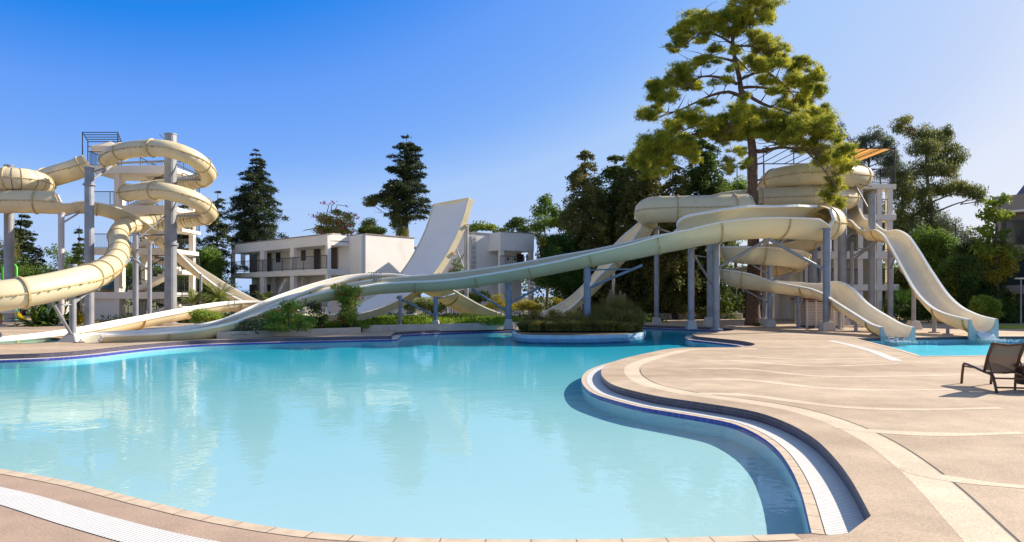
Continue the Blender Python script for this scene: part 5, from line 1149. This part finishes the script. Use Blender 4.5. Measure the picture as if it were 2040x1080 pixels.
for (a, b_, c) in (((650,430),(655,410),(645,403)),((665,425),(672,408),(690,411)),((680,430),(700,425),(714,433)),((640,440),(625,430),(620,428)),((660,425),(660,410),(668,404)),((630,455),(610,458),(602,461))):
    mb.tube([P(*a, 56), P(*b_, 56), P(*c, 56)], [.05, .035, .015], 5)
mb.build('long_shoots', L_yel, bo)
S_ = np.array([pxc(x, y, 6, 4, 56) for x, y in ((645,404),(660,404),(690,411),(714,433),(668,404),(622,429),(706,428))]); quads_obj('flowers', leaves(S_, 60, .16, 1.3), L_pink, bo)
bush('balcony_hedge', 'dark leafy plants hanging over the far end of the hotel balcony', [(472,533,12,8),(488,534,12,7),(465,540,7,8)], 58.6, L_deep, .12, 500, base_z=3.9, cat='plant')
bush('flowering_shrub', 'tall round shrub with orange red flowers hugging the long flume', [(690,600,28,24),(695,625,30,22),(682,580,24,14),(705,580,20,14),(690,640,22,14)], 30.6, L_shrub, .085, 620, L_red, nf=150, base_z=.35, k=14)
bush('flowering_shrub', 'wide shrub with scattered red flowers left of the tall round one', [(560,628,32,22),(592,622,26,26),(530,640,30,18),(612,640,20,22),(560,652,50,12),(575,612,20,16)], 27.2, L_shrub, .085, 560, L_red, nf=110, base_z=.35, k=13)
bush('flowering_shrub', 'small shrub under the flume between the two red flowered shrubs', [(625,615,16,16),(640,630,16,16),(628,640,24,12)], 29.6, L_deep, .09, 500, L_red, nf=24, base_z=.35)
bush('trailing_shrub', 'dusty green shrub trailing over the planter wall beside the flume end', [(450,655,24,13),(490,650,30,14),(515,645,26,14),(470,662,40,8),(430,662,12,7)], 26.7, mat('dusty_leaves', (.13,.15,.06), .6, transl=.3, col2=(.30,.28,.13)), .075, 640, mat('pale_pink_flowers', (.7,.45,.35), .6), nf=60, base_z=.3, k=13)
bush('clipped_bush', 'neatly rounded green bush under the return flume', [(410,628,30,17),(395,632,16,14),(428,632,16,13)], 33.0, L_shrub, .08, 700, base_z=.2, k=16)
for i, (bl, D, lab) in enumerate([([(990,600,22,14),(1010,612,24,14),(975,610,18,12)], 38.5, 'yellow leaved shrub behind the wide foot column, left of two'), ([(1050,605,22,14),(1065,615,20,12),(1035,614,18,12)], 39, 'yellow leaved shrub behind the wide foot column, right of two'), ([(1115,602,16,12),(1130,612,18,12)], 42.5, 'small yellow shrub behind the valley of the humped slide')]):
    bush('yellow_shrub', lab, bl, D, L_yel, .09, 520, base_z=.3, cat='shrub', group='yellow shrubs behind the pool')
bush('flowering_shrub', 'green shrub with red flowers below the right foot of the upright wing', [(905,600,30,14),(940,600,26,18),(880,610,20,12),(960,590,20,14),(925,585,20,12)], 43, L_green, .1, 480, L_red, nf=90, base_z=.3)
bush('flowering_shrub', 'green shrub with orange flowers behind the short foot column', [(820,612,20,18),(845,606,20,18),(865,615,20,14)], 41, L_green, .09, 480, L_orange, nf=60, base_z=.3)
bush('leafy_shrub', 'dark green shrub mass on the ground right of the short foot column', [(900,632,34,10),(940,632,34,12),(980,636,28,10)], 36.2, L_deep, .09, 600, base_z=.3)
bush('orange_vine', 'vine with orange trumpet flowers at the left edge of the ivy mound', [(1072,468,12,10),(1080,480,12,12)], 46, L_green, .12, 400, L_orange, nf=60, base_z=3.2, cat='vine')
bush('leafy_shrub', 'loose shrub growing against the posts of the upright wing', [(912,525,12,16),(905,545,16,14),(900,560,18,12)], 43.5, L_green, .12, 380, L_red, nf=10, base_z=.3)
# dark hedge behind the right columns
for i, (px, lab) in enumerate(((1200, 'dark hedge block behind the island grasses, leftmost of its row'), (1275, 'dark hedge block behind the slim column with small foot'), (1350, 'dark hedge block between the slim column and the column group'), (1425, 'dark hedge block behind the pair of thick columns'), (1500, 'dark hedge block behind the pine trunk, rightmost of its row'))):
    bush('hedge', lab, [(px-20,600,26,26),(px+20,602,26,26),(px,585,24,16),(px,622,40,14)], 50.5, L_deep if i % 2 else mat('dry_hedge_leaves', (.05,.045,.02), .6, transl=.2, col2=(.13,.10,.04)), .13, 480, base_z=.1, cat='hedge', group='dark hedge row behind the columns')
for i, (bl, D, lm, lab) in enumerate([([(1790,620,24,18),(1815,625,24,16),(1775,615,18,20)], 43, L_green, 'leafy green shrub low behind the steep run of the wavy slide'), ([(1850,615,28,26),(1830,622,24,18)], 42, L_deep, 'dark shrub behind the post foot of the wavy slide'), ([(1900,620,34,26),(1935,622,34,28)], 41.5, L_deep, 'dark shrub wall right of the wavy slide bottom'), ([(2000,625,40,30),(2050,625,40,34)], 41, L_deep, 'dark shrub wall behind the ring lamp post')]):
    bush('leafy_shrub', lab, bl, D, lm, .12, 480, base_z=.1)
# left garden
for i, (bl, D, lm, lab) in enumerate([([(70,560,44,36),(40,545,30,30),(100,575,30,26)], 52, L_green, 'large rounded green shrub behind the leftmost tube'), ([(125,520,20,24),(105,500,16,16),(140,545,20,30)], 54, L_green, 'airy green tree crown left of the left tower'), ([(25,500,20,40),(0,520,30,50)], 56, L_brown, 'brownish tree behind the leftmost column'), ([(160,520,16,40),(165,570,20,30)], 53, L_deep, 'dark green tree between the slim column and the left tower'), ([(320,560,34,44),(360,560,34,50),(285,580,26,34)], 53, L_deep, 'dark green thicket behind the left tower stairs'), ([(275,540,26,20),(300,520,20,20)], 56, L_lime, 'yellow green foliage glimpsed through the left tower'), ([(385,580,30,36),(440,575,30,40),(470,590,30,30)], 55, L_green, 'green thicket left of the hotel behind the dropping flume')]):
    bush('garden_tree', lab, bl, D, lm, .15, 330, base_z=.1, cat='tree')
# big leaved plants and palms
def frond_plant(name, label, px, py, D, n, L, lm, cat='plant', width=.16, up=.9, base_z=None, leaflets=True, seed=0):
    random.seed(seed); b = P(px, py, D) if base_z is None else Pz(px, D, base_z); t_ = thing(name, tuple(b), label, cat); Q = []; mb = MB()
    for i in range(n):
        az = random.uniform(0, 2*math.pi); el = random.uniform(.25, 1.35)*up; l_ = L*random.uniform(.7, 1.1); d = Vector((math.cos(az)*math.cos(el), math.sin(az)*math.cos(el), math.sin(el)))
        pts = []; p = b.copy(); 
        for k in range(9): pts.append(p.copy()); p = p+d*(l_/8); d = (d+Vector((0, 0, -.13))).normalized()
        mb.tube(pts, list(np.linspace(.02, .006, 9)), 4)
        for k in range(1, 9):
            for s_ in ((-1, 1)):
                for h_ in (0, .5):
                    c = pts[k-1].lerp(pts[k], h_ or 1.0); dd = (pts[k]-pts[k-1]).normalized(); sd = dd.cross(Vector((0, 0, 1))).normalized()*s_; ll = width*l_*(1.3 if leaflets else .55)*math.sin(math.pi*(k/9.5)**.8); w_ = .03 if leaflets else l_/14
                    if leaflets: e_ = c+sd*ll+dd*ll*.6-Vector((0, 0, ll*.25)); Q.append([c-dd*w_, c+dd*w_, e_, e_])
                    else: Q.append([c-dd*l_/15, c+dd*l_/15, c+dd*l_/15+sd*ll-Vector((0, 0, ll*.2)), c-dd*l_/15+sd*ll-Vector((0, 0, ll*.2))])
    mb.build('stems', lm, t_); A = np.array([[tuple(v) for v in q_] for q_ in Q]); 
    if leaflets: A = A[:, :3]
    quads_obj('fronds', A, lm, t_, n=A.shape[1]); return t_
frond_plant('dwarf_palm', 'feathery pale green palm behind the return flume, right of two', 436, 596, 39.5, 34, 1.35, L_palm, 'palm', seed=1)
frond_plant('dwarf_palm', 'smaller palm just left of the feathery pale one behind the return flume', 385, 605, 39.5, 24, 1.1, L_palm, 'palm', seed=2)
frond_plant('dwarf_palm', 'little palm at the foot of the hotel right of the flume crossing', 527, 600, 47, 20, 1.0, L_palm, 'palm', seed=3)
for i, (px, py, lm, lab) in enumerate([(70,650,L_green,'banana like plant with arching dark leaves right of the leftmost column'),(95,648,L_green,'middle banana like plant behind the return flume at left'),(118,648,L_ivy,'banana like plant just left of the leaning brace column'),(158,646,L_yel,'yellow leaved plant between the brace column and the left tower'),(134,648,L_lime,'bright green plant behind the short brace column')]):
    frond_plant('broad_leaf_plant', lab, px, py, 37+i*.3, 26, 1.55 if i < 3 else 1.1, lm, 'plant', .14, 1.0, leaflets=False, seed=10+i)
frond_plant('cycad', 'cycad with stiff pale fronds beside the right tower corner', 1795, 612, 43.5, 30, 1.9, L_ivy, 'palm', seed=31)
frond_plant('cycad', 'cycad fronds seen through the lower bay of the right tower', 1757, 590, 46, 20, 1.5, L_ivy, 'palm', seed=32)
frond_plant('broad_leaf_plant', 'small plant with arching leaves at the base of the pine trunk', 1516, 648, 37.0, 18, .45, L_lime, 'plant', .2, .8, seed=33)

# ground cover behind the planters
def cover(name, label, rects, n, size, lm):
    Q = []
    for (x0, x1, y0, y1, z, h) in rects:
        k = int(n*(x1-x0)*(y1-y0)); c = np.stack([RNG.uniform(x0, x1, k), RNG.uniform(y0, y1, k), z+h*RNG.random(k)**1.4*(.6+.4*np.sin(RNG.uniform(0, 6, k)))], 1)
        a = RNG.normal(size=(k, 3))*.6+np.array([0, 0, 1.0]); a /= np.linalg.norm(a, axis=1)[:, None]; b_ = np.cross(a, unit(k)); b_ /= np.linalg.norm(b_, axis=1)[:, None]; L = size*(.6+.8*RNG.random(k))[:, None]
        Q.append(np.stack([c-a*L/2, c+b_*L/5, c+a*L/2, c-b_*L/5], 1))
    return tag(quads_obj(name, np.concatenate(Q), lm), label, 'ground cover', kind='stuff')
cover('ground_cover', 'bright green ground cover filling the beds behind the low planter walls', [(-11.5,-6.6,30.6,33.5,.34,.28),(-7.4,-.2,33.6,38.5,.36,.36),(-.2,1.5,35.2,39,.36,.34),(-13,-7,33,41,.34,.3)], 520, .13, L_lawn)
cover('ground_cover', 'rough dark undergrowth around the hotel and beyond the deck', [(-26,-2,41,49,.12,.5),(0,10,42,48,.12,.45)], 60, .2, L_deep)
mb = MB(); g_ = [tuple(G(x, y, ZD))[:2] for x, y in ((1985,655),(2200,658),(2200,649),(1985,647))]; mb.poly(g_, [], ZD+.006); o = mb.build('lawn', mat('lawn_strip', (.30,.34,.02), .9, .2, 4)); o['kind'] = 'structure'

# island grasses
random.seed(5); NG = 0
def blades(c, n, h, r, lean):
    Q = []
    for _ in range(n):
        a = random.uniform(0, 6.283); rr_ = r*math.sqrt(random.random()); b = Vector((c[0]+rr_*math.cos(a), c[1]+rr_*math.sin(a), c[2])); hh = h*random.uniform(.5, 1.1); ln = lean*random.uniform(.1, 1); az = random.uniform(0, 6.283)
        d = Vector((math.cos(az), math.sin(az), 0)); w_ = Vector((-d.y, d.x, 0))*.014
        p1 = b+Vector((0, 0, hh*.55))+d*ln*hh*.2; p2 = b+Vector((0, 0, hh*(1-.25*ln)))+d*ln*hh*.65
        Q.append([b-w_, b+w_, p1+w_, p1-w_]); Q.append([p1-w_, p1+w_, p2+w_*.2, p2-w_*.2])
    return Q
proto = None
for (px, py, D, h) in [(1178,650,34,1.0),(1195,648,34.0,1.3),(1212,648,33.6,1.55),(1228,648,34.2,1.65),(1242,648,33.4,1.5),(1256,649,33.6,1.3),(1266,650,33.4,1.0),(1220,655,32.4,1.1),(1246,655,32.2,1.0),(1188,655,32.3,.9),(1232,644,34.8,1.75),(1204,644,32.9,1.2),(1162,655,32.2,.75),(1142,650,32.4,.7),(1234,644,32.0,.8),(1206,644,31.9,.75),(1262,655,32.2,.8),(1120,655,31.9,.6),(1095,655,31.9,.5),(1068,655,31.9,.5),(1172,655,31.8,.65),(1048,655,32.2,.45)]+[(1050+i*16.5, 660, 31.15+.15*(i % 3)+(.5 if i in (0, 13) else 0), .42+.13*((i*7) % 4)/3) for i in range(14)]:
    base = Pz(px, D, .18)
    if proto is None or abs(h-1.0) < 1e-6 and px == 1178:
        t_ = thing('grass_clump', tuple(base), 'clump of tall ornamental grass on the right half of the pool island', 'grass clump', 'ornamental grass clumps on the pool island')
        Q = blades((base.x, base.y, base.z), 620, 1.0, .36, .9); quads_obj('blades', np.array([[tuple(v) for v in q_] for q_ in Q]), L_grass, t_); proto = t_
    else:
        t_ = proto.copy(); COL.objects.link(t_); t_.location = base; t_['label'] = 'low tuft of grass along the front kerb of the pool island' if h < .72 else ('tallest grass clump in the middle of the right half of the pool island' if h > 1.4 else t_['label']); t_.rotation_euler.z = random.uniform(0, 6.28); t_.scale = (1, 1, h)
        for ch in proto.children: c = ch.copy(); COL.objects.link(c); c.parent = t_
for (px, D, lab, lm, sc_) in [(1062,32.6,'low bronze flowering plant at the left tip of the pool island',mat('bronze_heads', (.20,.13,.04), .7, transl=.3, col2=(.42,.30,.08)),1.0),(1098,32.7,'golden low shrub on the pool island beside the dark column',mat('gold_heads', (.32,.25,.05), .7, transl=.3, col2=(.55,.42,.10)),1.25),(1132,32.7,'golden seed head shrub left of the dark blue grey column foot',mat('gold_heads', (.3,.2,.05)),1.2),(1160,33.4,'seed head shrub right against the dark blue grey column foot',mat('bronze_heads', (.3,.2,.05)),1.1)]:
    bush('island_shrub', lab, [(px-8,640,20,15*sc_),(px+10,638,20,16*sc_),(px,650,26,11),(px+2,626,12,8*sc_)], D, lm, .07, 620, base_z=.18, k=12)
fp = thing('pampas_plume', tuple(Pz(1226, 36, .18)), 'pale pampas grass plumes rising above the tallest grasses of the pool island', 'grass plume'); Q = []
for k in range(9):
    x = 1212+k*4; C1_ = [pxc(x, 594+random.uniform(-8, 10), 3, 13, 36)]; Q.append(leaves(C1_, 160, .12, 5, droop=-.8))
quads_obj('plumes', np.concatenate(Q), mat('pale_plume', (.42,.33,.22), .8, transl=.3, col2=(.55,.45,.32)), fp)
mb = MB()
for k in range(9): mb.tube([Pz(1218+k*2, 36, .18), P(1212+k*4, 596, 36)], .012, 4)
mb.build('stems', L_grass, fp)

# far woodland closing the horizon
C = []; 
for x in np.arange(-62, 70, 2.6): 
    if -26 < x < -3: continue
    C.append([x+RNG.normal()*.6, 66+RNG.normal()*2, 2.2+RNG.random(), 2.4, 2, 2.6+RNG.random()])
C = np.array(C); S_ = sub(C, 8, .5); quads_obj_ = quads_obj('far_woodland', leaves(S_, 70000, .34, 2.2), L_deep); tag(quads_obj_, 'continuous dark belt of distant trees closing the view between the buildings', 'woodland', kind='stuff')
